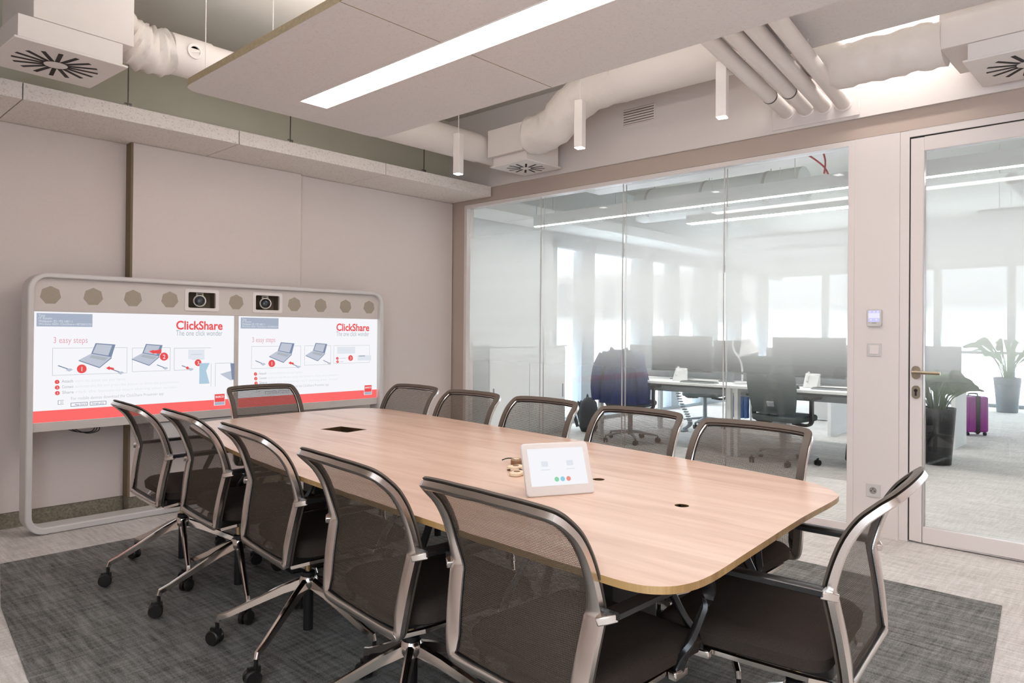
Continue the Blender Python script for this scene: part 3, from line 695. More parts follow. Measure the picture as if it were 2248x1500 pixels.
# ------------------------------------------------------------------ table
TC, TA = Vector((2.13, 2.45)), R(7.0)
AX = Vector((math.sin(TA), math.cos(TA))); WX = Vector((math.cos(TA), -math.sin(TA)))
def T(s, w): p = TC + AX*s + WX*w; return (p.x, p.y)
SW = [(-1.60,-.662),(-1.70,-.650),(-1.751,-.622),(-1.781,-.568),(-1.783,-.47),(-1.741,-.25),(-1.663,.155),(-1.612,.48),(-1.562,.569),(-1.481,.630),(-1.37,.662),(-.877,.687),(-.279,.70),(.379,.70),(.939,.69),(1.45,.665),
      (1.60,.635),(1.70,.563),(1.735,.45),(1.738,.34),(1.715,.08),(1.62,-.39),(1.575,-.52),(1.50,-.61),(1.38,-.66),(.553,-.735),(-.2,-.738),(-.975,-.706),(-1.3,-.686)]
out2 = [Vector(T(s, w)) for s, w in SW]
outline = [(p.x, p.y) for p in catmull(out2, 4)]
TZ = .74
tb = thing('conference_table', 'long boat-shaped oak conference table with golden plywood edge', 'table')
def hole_top(poly, holes, z0, z1, name, m):
    """table top slab with through holes (bmesh triangle fill)"""
    bm = bmesh.new(); loops = []
    for pl in [poly] + holes:
        vs = [bm.verts.new((x, y, z1)) for x, y in pl]; es = [bm.edges.new((vs[i], vs[(i+1) % len(vs)])) for i in range(len(vs))]; loops.append(es)
    bmesh.ops.triangle_fill(bm, use_beauty=True, edges=[e for l in loops for e in l])
    ex = bmesh.ops.extrude_face_region(bm, geom=bm.faces[:])
    bmesh.ops.translate(bm, vec=(0, 0, z0-z1), verts=[v for v in ex['geom'] if isinstance(v, bmesh.types.BMVert)])
    bmesh.ops.recalc_face_normals(bm, faces=bm.faces)
    me = bpy.data.meshes.new(name); bm.to_mesh(me); bm.free(); me.materials.append(MATS[m]); return me
port = [(2.10, 3.355), (2.13, 3.150), (2.275, 3.172), (2.245, 3.377)]
hz = [ngon(*T(-1.357, .0), .022, 20), ngon(*T(-.93, .085), .022, 20)]
me = hole_top(outline, [port] + hz, TZ-.017, TZ, 'table_top', 'oak_top')
me.materials.append(MATS['ply_edge'])
for p in me.polygons:
    if abs(p.normal.z) < .5: p.material_index = 1
o = bpy.data.objects.new('table_top', me); COL.objects.link(o); o.parent = tb
pin = MB(); n = 4
for i in range(4):
    a, b = port[i], port[(i+1) % 4]
    pin.add([(a[0], a[1], TZ-.001), (b[0], b[1], TZ-.001), (b[0], b[1], TZ-.10), (a[0], a[1], TZ-.10)], [(0,1,2,3)])
pin.add([(x, y, TZ-.10) for x, y in port], [(0,1,2,3)])
pin.build('cable_well', 'port_metal', tb, smooth=False)
for h in hz:
    MB().add([(x, y, TZ-.05) for x, y in h], [tuple(range(20))]).add([(x, y, TZ-.002) for x, y in h] + [(x, y, TZ-.05) for x, y in h], [(i, (i+1) % 20, 20+(i+1) % 20, 20+i) for i in range(20)]).build('grommet', 'dark_slot', tb)
rzT = -TA
for s in (-1.10, 1.10):
    c = T(s, 0)
    MB().cbox((c[0], c[1], .36), .22, .16, .69, rzT).build('column', 'table_leg', tb, bevel=.01)
    MB().cbox((c[0], c[1], .015), .62, .50, .018, rzT).build('base_plate', 'table_leg', tb, bevel=.006)
    MB().cbox((c[0], c[1], .70), .9, .10, .03, rzT).build('cross_beam', 'table_leg', tb)
cc = T(0, 0)
MB().cbox((cc[0], cc[1], .69), .12, 2.6, .045, rzT).build('spine_beam', 'table_leg', tb)

# ------------------------------------------------------------------ conference chairs
def make_chair():
    t = empty('conference_chair')
    prof = [(-.262, .430, .236), (-.258, .47, .242), (-.248, .54, .250), (-.233, .618, .258), (-.229, .640, .259), (-.233, .665, .258), (-.248, .72, .255), (-.270, .775, .253), (-.300, .822, .251), (-.334, .855, .247)]   # y, z, half width
    top = [(-.356, .873, .237), (-.369, .882, .215), (-.377, .887, .14), (-.380, .888, .065), (-.381, .889, 0)]
    bot = [(-.262, .408, .228), (-.260, .395, .210), (-.256, .389, .15), (-.254, .387, .075), (-.253, .386, 0)]
    right = [Vector((w, y, z)) for y, z, w in bot[::-1]] + [Vector((w, y, z)) for y, z, w in prof] + [Vector((w, y, z)) for y, z, w in top]
    left = [Vector((-p.x, p.y, p.z)) for p in right[::-1]][1:-1]
    path = catmull(right + left, 3)
    nP = len(path); cz = .62
    # frame band: flat chrome strip lying in the back surface; in-plane width varies
    verts = []; faces = []; kk = 8
    def nrm(z):   # outward (backward) normal of the back surface by profile
        ys = sorted([(b, a) for a, b, _ in bot + prof + top])
        lo = hi = None
        za, zb = max(.387, z-.02), min(.89, z+.02)
        def yy(q):
            for (z0_, y0_), (z1_, y1_) in zip(ys[:-1], ys[1:]):
                if z0_ <= q <= z1_: return y0_ + (y1_-y0_)*(q-z0_)/max(1e-6, z1_-z0_)
            return ys[-1][1]
        tz = Vector((0, yy(zb)-yy(za), zb-za)).normalized()
        return Vector((0, -tz.z, tz.y)).normalized()
    inner = []; trim = []
    for i, p in enumerate(path):
        tg = (path[(i+1) % nP]-path[i-1]).normalized(); nb = nrm(p.z)
        inn = tg.cross(nb).normalized()
        if inn.dot(Vector((0, 0, cz)) - Vector((p.x, 0, p.z))) < 0: inn = -inn
        wid = .050 if p.z < .63 else (.050 - min(1, (p.z-.63)/.08)*.020)
        if p.z < .46: wid = .032 + .018*max(0, (p.z-.40)/.06)
        if p.z > .865: wid = .028
        th = .010
        ring = []
        for a, b in ((0, -th), (.25, -th*1.3), (.75, -th*1.3), (1, -th*.8), (1, th*.5), (.75, th), (.25, th), (0, th*.5)):
            ring.append(p + inn*wid*a - nb*b)
        inner.append((p + inn*(wid-.004), nb, inn)); trim.append((p + inn*min(wid, .034)*.52 - nb*.013, inn, nb))
        verts += ring
    for i in range(nP):
        j = (i+1) % nP
        for a in range(kk): faces.append((i*kk+a, i*kk+(a+1) % kk, j*kk+(a+1) % kk, j*kk+a))
    MB().add(verts, faces).build('back_frame', 'polished_alu', t, ang=50)
    # dark matt trim on the sitter's side of the frame, over which the mesh is stretched
    tv = []
    for q, inn, nb in trim:
        tv += [q + inn*.012 + nb*.003, q + inn*.012 - nb*.003, q - inn*.014 - nb*.004, q - inn*.017 + nb*.002]
    MB().add(tv, [(i*4+a, i*4+(a+1) % 4, ((i+1) % nP)*4+(a+1) % 4, ((i+1) % nP)*4+a) for i in range(nP) for a in range(4)]).build('front_trim', 'trim_brown', t, ang=50)
    # dark gasket inside the frame
    MB().sweep([q for q, _, _ in inner], [(-.006,-.005),(.006,-.005),(.006,.005),(-.006,.005)], closed=True, up=(0,1,0)).build('gasket', 'black_plastic', t)
    # mesh: rows from bottom to top, interpolated between left and right inner edge
    rr = sorted([(q.z, abs(q.x), q.y) for q, _, _ in inner if q.x > 0.0 or abs(q.x) < 1e-4])
    R_ = [(q.z, q.x, q.y) for q, _, _ in inner if q.x >= 0]
    R_.sort()
    rows = []; nr = 30; z0, z1 = R_[0][0], R_[-1][0]
    def edge(z):
        best = None
        for (a, xa, ya), (b, xb, yb) in zip(R_[:-1], R_[1:]):
            if a <= z <= b:
                f = (z-a)/max(1e-7, b-a); return xa+(xb-xa)*f, ya+(yb-ya)*f
        return R_[-1][1], R_[-1][2]
    for k in range(nr+1):
        z = z0 + (z1-z0)*k/nr; hx, yy = edge(z)
        row = []
        for j in range(15):
            u = -1+2*j/14; bow = .020*(1-u*u)*math.sin(math.pi*k/nr)
            row.append((hx*u, yy-bow, z))
        rows.append(row)
    MB().grid(rows).build('mesh_back', 'chair_mesh', t, ang=80)
    # seat
    st = []
    for z, gr in ((.412, -.02), (.425, 0.0), (.458, .004), (.474, -.012), (.478, -.05)):
        ring = [(x, y) for x, y in rrect(-.235-gr, .235+gr, -.215-gr, .255+gr, .07+gr*.5, 6)]
        st.append([(x, y, z + (.012*math.cos(y*5) - .008 - (max(0, y-.16)**2)*1.6)) for x, y in ring] )
    n = len(st[0]); sm = MB()
    vs = [p for r in st for p in r]; fs = [tuple(range(n-1, -1, -1)), tuple(range((len(st)-1)*n, len(st)*n))]
    for a in range(len(st)-1):
        for i in range(n): j = (i+1) % n; fs.append((a*n+i, a*n+j, (a+1)*n+j, (a+1)*n+i))
    sm.add(vs, fs).build('seat', 'seat_fabric', t, ang=50)
    # chrome seat rails below the cushion
    for s in (-1, 1):
        MB().sweep([(s*.150, -.215, .375), (s*.205, -.17, .398), (s*.215, 0, .402), (s*.21, .18, .402)], [(-.008,-.006),(.008,-.006),(.008,.006),(-.008,.006)]).build('seat_rail', 'chrome', t)
    MB().box(-.09, .09, -.20, .10, .352, .405).build('mechanism', 'black_plastic', t, bevel=.012)
    MB().tube([(.09, .02, .385), (.24, .03, .385)], .006, 8).build('height_lever', 'chrome', t)
    # armrests
    for s in (-1, 1):
        ar = MB().sweep([(s*.250, -.240, .634), (s*.266, -.232, .640), (s*.278, -.212, .644)], [(-.016,-.010),(.016,-.010),(.016,.010),(-.016,.010)]).build('armrest_bracket', 'polished_alu', t, bevel=.003)
        pts = catmull([(s*.278, -.225, .650), (s*.278, -.05, .652), (s*.278, .09, .652), (s*.277, .165, .636), (s*.274, .185, .59), (s*.264, .160, .53), (s*.250, .120, .46), (s*.235, .105, .405)], 5, False)
        sc = [(1.0 if i < 12 else max(.62, 1-.03*(i-12)), 1.0) for i in range(len(pts))]
        MB().sweep(pts, [(-.021,-.006),(-.016,-.009),(.016,-.009),(.021,-.006),(.021,.006),(.016,.009),(-.016,.009),(-.021,.006)], up=(0, .35, 1), scales=sc).build('armrest', 'black_metal', t, ang=40)
        MB().box(s*.235-.012, s*.235+.012, .075, .135, .388, .412).build('armrest_foot', 'chrome', t, bevel=.004)
    # column, hub, legs, casters
    BY = -.08
    for o in (MB().lathe([(.0135, .270), (.0135, .36)], None, 16).build('gas_lift', 'brass', t),
              MB().lathe([(.026, .280), (.026, .294), (.02, .298), (.0136, .298)], None, 18).lathe([(.0, .06), (.020, .062), (.020, .227), (.0, .228)], None, 18).build('column', 'black_metal', t),
              MB().lathe([(.0, .228), (.030, .230), (.037, .244), (.037, .266), (.030, .279), (.0, .2795)], None, 22).build('hub', 'chrome', t)): o.location = (0, BY, 0)
    for k in range(5):
        a = R(72*k); M4 = Matrix.Rotation(a, 4, 'Z')
        p = [M4 @ Vector(q) for q in ((.028, 0, .252), (.10, 0, .226), (.20, 0, .180), (.31, 0, .130), (.352, 0, .116), (.357, 0, .098))]
        lg = MB().sweep(p, [(-.014,-.013),(.014,-.013),(.011,.009),(.005,.013),(-.005,.013),(-.011,.009)], scales=[(1.15, 1.5), (1.05, 1.25), (.95, 1.0), (.8, .85), (.75, .8), (.7, .7)]).build('leg', 'chrome', t, ang=30); lg.location = (0, BY, 0)
        c = MB(); cm_ = Matrix.Translation(M4 @ Vector((.357, 0, 0))) @ Matrix.Rotation(a + R(random.uniform(-60, 60)), 4, 'Z')
        for s in (-1, 1):
            c.lathe([(.0, -.009), (.026, -.009), (.030, -.005), (.030, .005), (.026, .009), (.0, .009)], cm_ @ Matrix.Translation((.012, s*.014, .0365)) @ Matrix.Rotation(R(90), 4, 'X'), 18)
        c.box(-.016, .030, -.006, .006, .03, .072, cm_).tube([cm_ @ Vector((0, 0, .06)), cm_ @ Vector((0, 0, .104))], .008, 10)
        c.build('caster', 'black_plastic', lg)
    return t
chair0 = make_chair()
# (hub x, hub y, facing angle in degrees: 0 = +Y, -90 = +X, 90 = -X)
LB = [(1.646, 3.807, -94, 180, 'mesh swivel chair farthest away in the left row, next to the screens'),
      (1.670, 3.225, -95, 178, 'mesh swivel chair second from the screens in the left row'),
      (1.626, 2.535, -97, 137, 'mesh swivel chair in the middle of the left row'),
      (1.533, 1.768, -96, 150, 'mesh swivel chair fourth from the screens in the left row'),
      (1.527, 1.157, -93, 205, 'mesh swivel chair nearest the camera in the left row, in the foreground'),
      (2.355, 4.12, 182, 60, 'mesh swivel chair at the head of the table in front of the screens'),
      (2.755, 3.79, 88, 20, 'mesh swivel chair farthest away in the row along the glass'),
      (2.70, 3.17, 88, 35, 'mesh swivel chair second from the screens in the row along the glass'),
      (2.68, 2.57, 88, 10, 'mesh swivel chair in the middle of the row along the glass'),
      (2.61, 1.905, 88, 50, 'mesh swivel chair fourth from the screens in the row along the glass'),
      (2.50, 1.28, 88, 0, 'mesh swivel chair nearest the door in the row along the glass'),
      (2.012, .852, 5, 230, 'mesh swivel chair at the near end of the table facing the screens')]
for i, (x, y, a, leg, lab) in enumerate(LB):
    c = chair0 if i == 0 else copy_tree(chair0)
    c.location = (x, y, .006); c.rotation_euler = (0, 0, R(a)); tag(c, lab, 'chair', 'mesh chairs around the table')
    for ch in c.children:
        if ch.name.split('.')[0] == 'leg': ch.rotation_euler = (0, 0, R(leg-a))

# ------------------------------------------------------------------ tablet and small things on the table
t = thing('touch_panel', 'white tabletop touch panel with a lit screen leaning back on its stand', 'touch panel', (1.807, 1.4495, TZ), math.atan2(1.393-1.506, 1.913-1.701))
TM = Matrix.Rotation(R(-24), 4, 'X')  # lean back; local x right, z up, -y towards the viewer
def tp(y): return TM @ Matrix.Translation((0, y, 0)) @ FP
MB().prism(rrect(-.120, .120, .002, .178, .014), -.012, .0, tp(0)).build('shell', 'tablet_shell', t, bevel=.003)
MB().prism(rrect(-.100, .100, .034, .158, .002), .0003, .0010, tp(0)).build('display', 'px_white', t, smooth=False)
for k, m in enumerate(('px_green', 'px_blue', 'px_coral')): MB().prism(ngon(-.010+.021*k, .054, .008, 18), .0012, .0014, tp(0)).build('button', m, t, smooth=False)
for u, v in ((-.045, .105), (.045, .105)): MB().prism(rrect(u-.012, u+.012, v-.008, v+.010, .003), .0012, .0014, tp(0)).prism(rrect(u-.016, u+.016, v-.020, v-.017, .001), .0012, .0014, tp(0)).build('icon', 'px_faint', t, smooth=False)
MB().add([TM @ Vector((-.05, .0125, .02)), TM @ Vector((.05, .0125, .02)), TM @ Vector((.05, .0125, .14)), TM @ Vector((-.05, .0125, .14)), Vector((-.05, .11, .001)), Vector((.05, .11, .001)), Vector((-.05, .015, .001)), Vector((.05, .015, .001))],
         [(0,1,2,3), (3,2,5,4), (6,7,1,0), (4,5,7,6), (0,3,4,6), (1,5,2), (1,7,5)]).build('stand', 'tablet_shell', t)
def dongle(name, label, m, loc, rz, h):
    t = thing(name, label, 'adapter', loc, rz)
    MB().prism(rrect(-.035, .035, -.022, .022, .020), 0.0005, h, None).build('body', m, t, bevel=.003)
    MB().tube(catmull([(.03, 0, h*.5), (.07, .01, h*.5), (.09, .04, h*.4), (.05, .06, h*.4)], 5, False), .0025, 6).build('cord', 'cable_black', t)
    MB().lathe([(0, h), (.012, h), (.012, h+.002), (0, h+.002)], None, 16).build('press_disc', 'dongle_cream' if m != 'dongle_cream' else 'dongle_brown', t)
dongle('share_button', 'cream share button lying lowest behind the touch panel', 'dongle_cream', (1.945, 1.775, TZ), R(20), .014)
dongle('share_button', 'cream share button lying left of the touch panel', 'dongle_cream', (2.02, 1.85, TZ), R(-15), .016)
dongle('share_button', 'brown share button farthest back behind the touch panel', 'dongle_brown', (2.10, 1.92, TZ), R(40), .022)

# ==================================================================== OFFICE BEYOND THE GLASS
YO, XO = 6.13, 15.2
wo = struct(MB().box(4.981, 5.05, YB, YO, 0, ZC-.002).box(4.981, 7.42, YO, YO+.25, 0, ZC-.002).box(7.42, XO+.3, YO, YO+.25, 2.52, ZC-.002).build('wall_office', 'office_white', smooth=False))
# facade posts and glass
posts = [(7.42, 7.50), (8.06, 8.36), (9.55, 9.95), (10.55, 10.8), (11.55, 12.2), (12.9, 13.2), (14.2, 14.45)]
wn = struct(MB().box(7.42, XO, YO+.02, YO+.10, 0.0, .05).box(7.42, XO, YO+.02, YO+.10, 2.44, 2.52).build('window_2', 'facade_frame', smooth=False))
for a, b in posts: B(a, b, YO+.0, YO+.16, .05, 2.44).build('mullion', 'facade_frame', wn)
for (a, b), (c, d2) in zip(posts[:-1], posts[1:]):
    B(b+.001, c-.001, YO+.05, YO+.06, .051, 2.439).build('pane', 'glass', wn, smooth=False)
    B(b-.10, c+.10, YO-.10, YO-.02, 2.43, 2.55).build('blind_box', 'blind_grey', wn)
we = struct(MB().box(XO, XO+.25, -2.2, YO, 2.6, ZC-.002).box(XO, XO+.25, 3.6, 4.4, 0, 2.6).build('wall_end', 'office_white', smooth=False))
w2 = struct(MB().box(XO, XO+.1, -2.2, YO, 0, .06).box(XO, XO+.1, -2.2, YO, 2.52, 2.6).box(XO, XO+.08, -2.2, YO, .95, 1.0).build('window_4', 'facade_frame', smooth=False))
for y in (-.3, .85, 2.0, 3.15, 5.2): B(XO, XO+.12, y, y+.12, .06, 2.52).build('mullion', 'facade_frame', w2)
for a, b in ((-2.19, -.3), (-.18, .85), (.97, 2.0), (2.12, 3.15), (4.41, 5.2)): B(XO+.04, XO+.05, a+.001, b-.001, .061, 2.519).build('pane', 'glass', w2, smooth=False)
struct(B(4.98, XO, -2.2, -2.0, 0, ZC-.002).build('wall_near', 'office_white', smooth=False))

# building outside
t = thing('stone_building', 'pale stone building with rows of windows seen through the office facade', 'building', (0, 0, 0))
B(8, 60, 26, 27, -12, 6.5).build('wall', 'building_stone', t, smooth=False)
win = B(0, 1.1, 25.93, 25.999, 0, 1.9).mesh('window', 'building_window', False)
for i in range(22):
    for j in range(4):
        o = bpy.data.objects.new('window', win); COL.objects.link(o); o.parent = t; o.location = (10.0+2.2*i, 0, -9.5+3.9*j)

# cabinet
t = thing('storage_cabinet', 'low white sliding-door cabinet behind the partition corner', 'cabinet', (0, 0, 0))
MB().box(5.78, 7.18, 5.735, 6.12, .004, 1.095).build('body', 'office_white', t, bevel=.002)
B(5.76, 7.20, 5.71, 6.125, 1.096, 1.115).build('top', 'office_white', t)
for a, b in ((5.79, 6.475), (6.482, 7.17)):
    dr = B(a, b, 5.715, 5.734, .06, 1.09).build('door', 'office_white', t, bevel=.002)
    hx = a+.06 if a < 6 else b-.05
    B(hx-.008, hx+.008, 5.708, 5.7145, .45, .62).build('handle', 'office_grey', dr)
MB().lathe([(0, 0), (.012, 0), (.012, .006), (0, .006)], Matrix.Translation((6.53, 5.7145, .98)) @ Matrix.Rotation(R(90), 4, 'X'), 14).build('lock', 'office_grey', t)

# desk bench
t = thing('office_desk', 'white double desk bench with grey dividers beyond the glass', 'desk')
for a, b in ((3.33, 5.1), (2.0, 3.315)):
    for x0_, x1_ in ((6.87, 7.64), (7.70, 8.47)): B(x0_, x1_, a, b, .715, .742).build('desk_top', 'office_white', t, bevel=.003)
    B(7.655, 7.685, a+.04, b-.04, .60, 1.13).build('divider', 'office_grey', t, bevel=.01)
for x in (6.99, 8.35):
    for y in (2.07, 3.29, 3.37, 5.02):
        B(x-.035, x+.035, y-.02, y+.02, .006, .714).build('leg', 'office_white', t)
for y in (2.07, 3.33, 5.02): B(6.99, 8.35, y-.02, y+.02, .66, .712).build('crossbar', 'office_white', t)
B(7.3, 7.63, 2.1, 4.95, .60, .66).build('cable_tray', 'office_grey', t)

def monitor(label, y0, y1, x=7.42, z0=.83, z1=1.245):
    c = (y0+y1)/2
    t = thing('monitor', label, 'monitor', (x, c, .7425), 0, 'monitors on the desk bench'); h = (y1-y0)/2
    B(-.012, .02, -h, h, z0-.7425, z1-.7425).build('panel', 'monitor_black', t, bevel=.004)
    B(-.0135, -.0122, -h+.012, h-.012, z0-.73, z1-.755).build('screen', 'black_gloss', t, smooth=False)
    MB().box(.02, .045, -.03, .03, .01, .30).build('stem', 'office_grey', t)
    B(-.06, .12, -.11, .11, .001, .012).build('foot', 'office_grey', t, bevel=.003)
monitor('dark monitor on the desk bench right of the jacket', 3.80, 4.58)
monitor('dark monitor on the desk bench beside the desk lamp', 3.40, 3.78, 7.44, .85, 1.20)
monitor('dark monitor on the desk bench behind the green office chair', 2.36, 3.10)
for k, (x, y, lab) in enumerate(((6.98, 3.72, 'flat dark keyboard on the desk near the jacket'), (7.10, 2.36, 'flat dark keyboard on the desk right of the green office chair'))):
    t = thing('keyboard', lab, 'keyboard', (x, y, .7425), 0, 'keyboards on the desk bench')
    B(-.06, .06, -.2, .2, .001, .014).build('base', 'office_grey', t, bevel=.003)
    for r_ in range(4): B(-.05+.027*r_, -.03+.027*r_, -.19, .19, .0145, .019).build('key_row', 'monitor_black', t)
t = thing('computer_mouse', 'small dark mouse on the desk by the pillar', 'mouse', (6.98, 2.68, .7425))
MB().lathe([(.0, .032), (.018, .03), (.032, .018), (.036, .0), (0, 0)], Matrix.Diagonal((1.4, .85, 1, 1)), 18).build('shell', 'monitor_black', t)
B(-.03, .0, -.0015, .0015, .0255, .0335).build('button_split', 'office_grey', t)
for x, y, lab in ((7.15, 4.05, 'little white desk phone box below the left monitor'), (7.22, 2.62, 'little white desk phone box beside the green office chair')):
    t = thing('desk_phone', lab, 'phone', (x, y, .7425))
    MB().add([(-.05,-.07,.001),(.05,-.07,.001),(.05,.07,.001),(-.05,.07,.001),(.03,-.07,.14),(.05,-.07,.14),(.05,.07,.14),(.03,.07,.14)], [(0,3,2,1),(4,5,6,7),(0,1,5,4),(1,2,6,5),(2,3,7,6),(3,0,4,7)]).build('body', 'office_white', t, bevel=.004)
    MB().tube([(-.02, .035, .06), (.03, .035, .155)], .012, 8).build('handset', 'office_white', t)
t = thing('desk_lamp', 'white bent-arm desk lamp with a conical shade', 'lamp', (7.25, 3.36, .7425))
MB().lathe([(0, .022), (.07, .020), (.085, .012), (.088, .001), (0, .001)], None, 22).build('base', 'office_white', t)
MB().tube(catmull([(0, 0, .02), (0, 0, .16), (0, .03, .27), (0, .10, .36), (0, .10, .46), (0, .03, .48), (0, -.05, .45)], 5, False), .011, 8).build('arm', 'office_white', t)
MB().lathe([(.025, .07), (.05, .06), (.115, -.10), (.110, -.10), (.045, .055)], Matrix.Translation((0, -.06, .41)) @ Matrix.Rotation(R(-14), 4, 'X'), 24).build('lamp_shade', 'office_white', t)

def office_chair(label, loc, rz):
    t = thing('office_chair', label, 'chair', loc, rz, 'task chairs in the office')
    rows = []
    for k in range(11):
        f = k/10; z = .50+.56*f; hx = .20 + .045*math.sin(math.pi*min(1, f*.85+.12)) + .02*f; y = -.20-.05*math.sin(math.pi*f)*.6-.10*f*f
        rows.append([(hx*(-1+2*j/8), y-.03*(1-(-1+2*j/8)**2)+.03, z) for j in range(9)])
    back = [[(x, y-.025, z) for x, y, z in r] for r in rows]
    MB().grid(rows).grid(back).grid([rows[0], back[0]]).grid([rows[-1], back[-1]]).grid([[r[0] for r in rows], [r[0] for r in back]]).grid([[r[-1] for r in rows], [r[-1] for r in back]]).build('backrest', 'office_chair_mesh', t, ang=50)
    MB().bar((0, -.25, .62), (0, -.12, .40), .07, .03, up=(0,1,0)).build('back_stem', 'office_grey', t)
    MB().prism(rrect(-.25, .25, -.22, .26, .08), .42, .48).build('seat', 'office_chair_mesh', t, bevel=.02)
    for s in (-1, 1):
        MB().sweep(catmull([(s*.10, 0, .40), (s*.24, 0, .39), (s*.30, -.02, .43), (s*.305, -.03, .52), (s*.305, -.03, .64)], 4, False), [(-.014,-.02),(.014,-.02),(.014,.02),(-.014,.02)], up=(0,1,0)).build('arm_post', 'black_plastic', t)
        MB().prism(rrect(s*.305-.045, s*.305+.045, -.14, .12, .035), .645, .675).build('arm_pad', 'black_plastic', t, bevel=.008)
    MB().lathe([(0, .08), (.028, .08), (.028, .40), (0, .40)], None, 14).build('column', 'office_grey', t)
    for k in range(5):
        a = R(18+72*k); M4 = Matrix.Rotation(a, 4, 'Z')
        lg = MB().sweep([M4 @ Vector(p) for p in ((.02, 0, .12), (.18, 0, .10), (.32, 0, .08))], [(-.022,-.015),(.022,-.015),(.014,.015),(-.014,.015)], scales=[1, .85, .6]).build('leg', 'office_grey', t)
        c = MB(); cm_ = Matrix.Translation(M4 @ Vector((.32, 0, 0))) @ Matrix.Rotation(a+1, 4, 'Z')
        for s in (-1, 1): c.lathe([(0, -.008), (.028, -.008), (.028, .008), (0, .008)], cm_ @ Matrix.Translation((0, s*.014, .029)) @ Matrix.Rotation(R(90), 4, 'X'), 14)
        c.box(-.01, .01, -.006, .006, .03, .075, cm_); c.build('caster', 'black_plastic', lg)
    return t
office_chair('office chair hidden under the draped navy jacket', (7.08, 4.66, 0), R(-82))
office_chair('green-grey mesh office chair at the desk, back towards the glass', (7.02, 2.82, 0), R(-97))
office_chair('office chair on the far side of the desk, seen beneath the desk top', (8.95, 4.68, 0), R(95))
# jacket over the first chair
t = thing('jacket', 'navy jacket draped over an office chair back', 'jacket', (7.08, 4.66, 0), R(-82))
rows = []
for k in range(15):
    f = k/14; z = 1.085 - .62*f
    row = []
    for j in range(41):
        u = -1 + 2*j/40; hx = .235 + .085*min(1, f*1.5)
        fold = (.020*math.sin(9*u+2*f) + .012*math.sin(21*u+5*f))*min(1, f*2)
        row.append((hx*u, -.345 - .05*f*(1-abs(u)) + .16*abs(u)**3 - fold + .04*(1-f), z - .06*abs(u)**4*(1-f)))
    rows.append(row)
topr = [[(x, y+.10, z-.02) for x, y, z in rows[0]], rows[0]]
MB().grid(topr).grid(rows).build('body', 'jacket_navy', t, ang=80)
for s in (-1, 1):
    MB().tube(catmull([(s*.20, -.30, 1.02), (s*.265, -.31, .88), (s*.295, -.31, .68), (s*.29, -.29, .50)], 5, False), .062, 12).build('sleeve', 'jacket_navy', t, ang=80)
MB().sweep([(-.11, -.30, 1.09), (-.05, -.345, 1.06), (.05, -.345, 1.06), (.11, -.30, 1.09)], [(-.012,-.025),(.012,-.025),(.012,.025),(-.012,.025)]).build('collar', 'jacket_navy', t)

# backpack
t = thing('backpack', 'dark grey backpack standing on the floor by the office window', 'bag', (7.42, 5.52, 0), R(20))
MB().lathe([(0, .002), (.13, .004), (.165, .06), (.165, .26), (.14, .37), (.07, .43), (0, .44)], Matrix.Diagonal((1, .72, 1, 1)), 20).build('body', 'backpack_grey', t, ang=60)
MB().lathe([(0, .05), (.10, .055), (.12, .10), (.115, .22), (.08, .27), (0, .28)], Matrix.Translation((-.03, -.075, 0)) @ Matrix.Diagonal((1, .6, 1, 1)), 18).build('front_pocket', 'backpack_grey', t, ang=60)
for s in (-1, 1): MB().sweep(catmull([(s*.06, .11, .38), (s*.08, .17, .25), (s*.09, .12, .06)], 5, False), [(-.02,-.005),(.02,-.005),(.02,.005),(-.02,.005)], up=(1,0,0)).build('strap', 'backpack_grey', t)
MB().tube(catmull([(-.04, .02, .43), (0, .02, .475), (.04, .02, .43)], 5, False), .008, 8).build('grab_loop', 'black_plastic', t)

# cable spine: vertebrae
t = thing('cable_spine', 'grey segmented cable spine hanging from the desk to the floor', 'cable spine', (0, 0, 0))
path = catmull([(8.36, 4.78, .70), (8.36, 4.77, .55), (8.36, 4.72, .38), (8.37, 4.63, .22), (8.36, 4.58, .10), (8.34, 4.64, .035)], 5, False)
for p in path: MB().cbox((p.x, p.y, p.z), .05, .05, .017).build('vertebra', 'office_grey', t, bevel=.004)
MB().cbox((8.30, 4.70, .012), .14, .18, .02).build('foot_plate', 'office_grey', t, bevel=.005)
t = thing('computer_box', 'white computer box standing under the far end of the desk', 'computer', (11.0, 3.75, 0))
B(-.16, .16, -.22, .22, .01, .34).build('case', 'office_white', t, bevel=.006)
B(-.166, -.1605, -.19, .19, .03, .32).build('front_panel', 'plate_grey', t)
MB().box(-.14, -.10, -.2, -.16, .0, .0095).box(.10, .14, .16, .2, .0, .0095).box(-.14, -.10, .16, .2, 0, .0095).box(.10, .14, -.2, -.16, 0, .0095).build('foot', 'black_plastic', t)
t = thing('blue_fabric', 'bright blue fabric hanging behind the desk leg', 'fabric', (9.3, 4.35, 0))
rows = [[(.03*math.sin(5*u*3+f*3), .15*u*(1-.2*f), .62-.5*f) for u in [(-1+2*j/16) for j in range(17)]] for f in [k/8 for k in range(9)]]
back = [[(x+.04, y, z) for x, y, z in r] for r in rows]
MB().grid(rows).grid(back).build('cloth', 'denim', t, ang=70)
MB().tube([(.02, -.17, .63), (.02, .17, .63)], .012, 8).tube([(.02, .16, .63), (.02, .16, .002)], .012, 8).tube([(.02, -.16, .63), (.02, -.16, .002)], .012, 8).build('rack', 'office_grey', t)

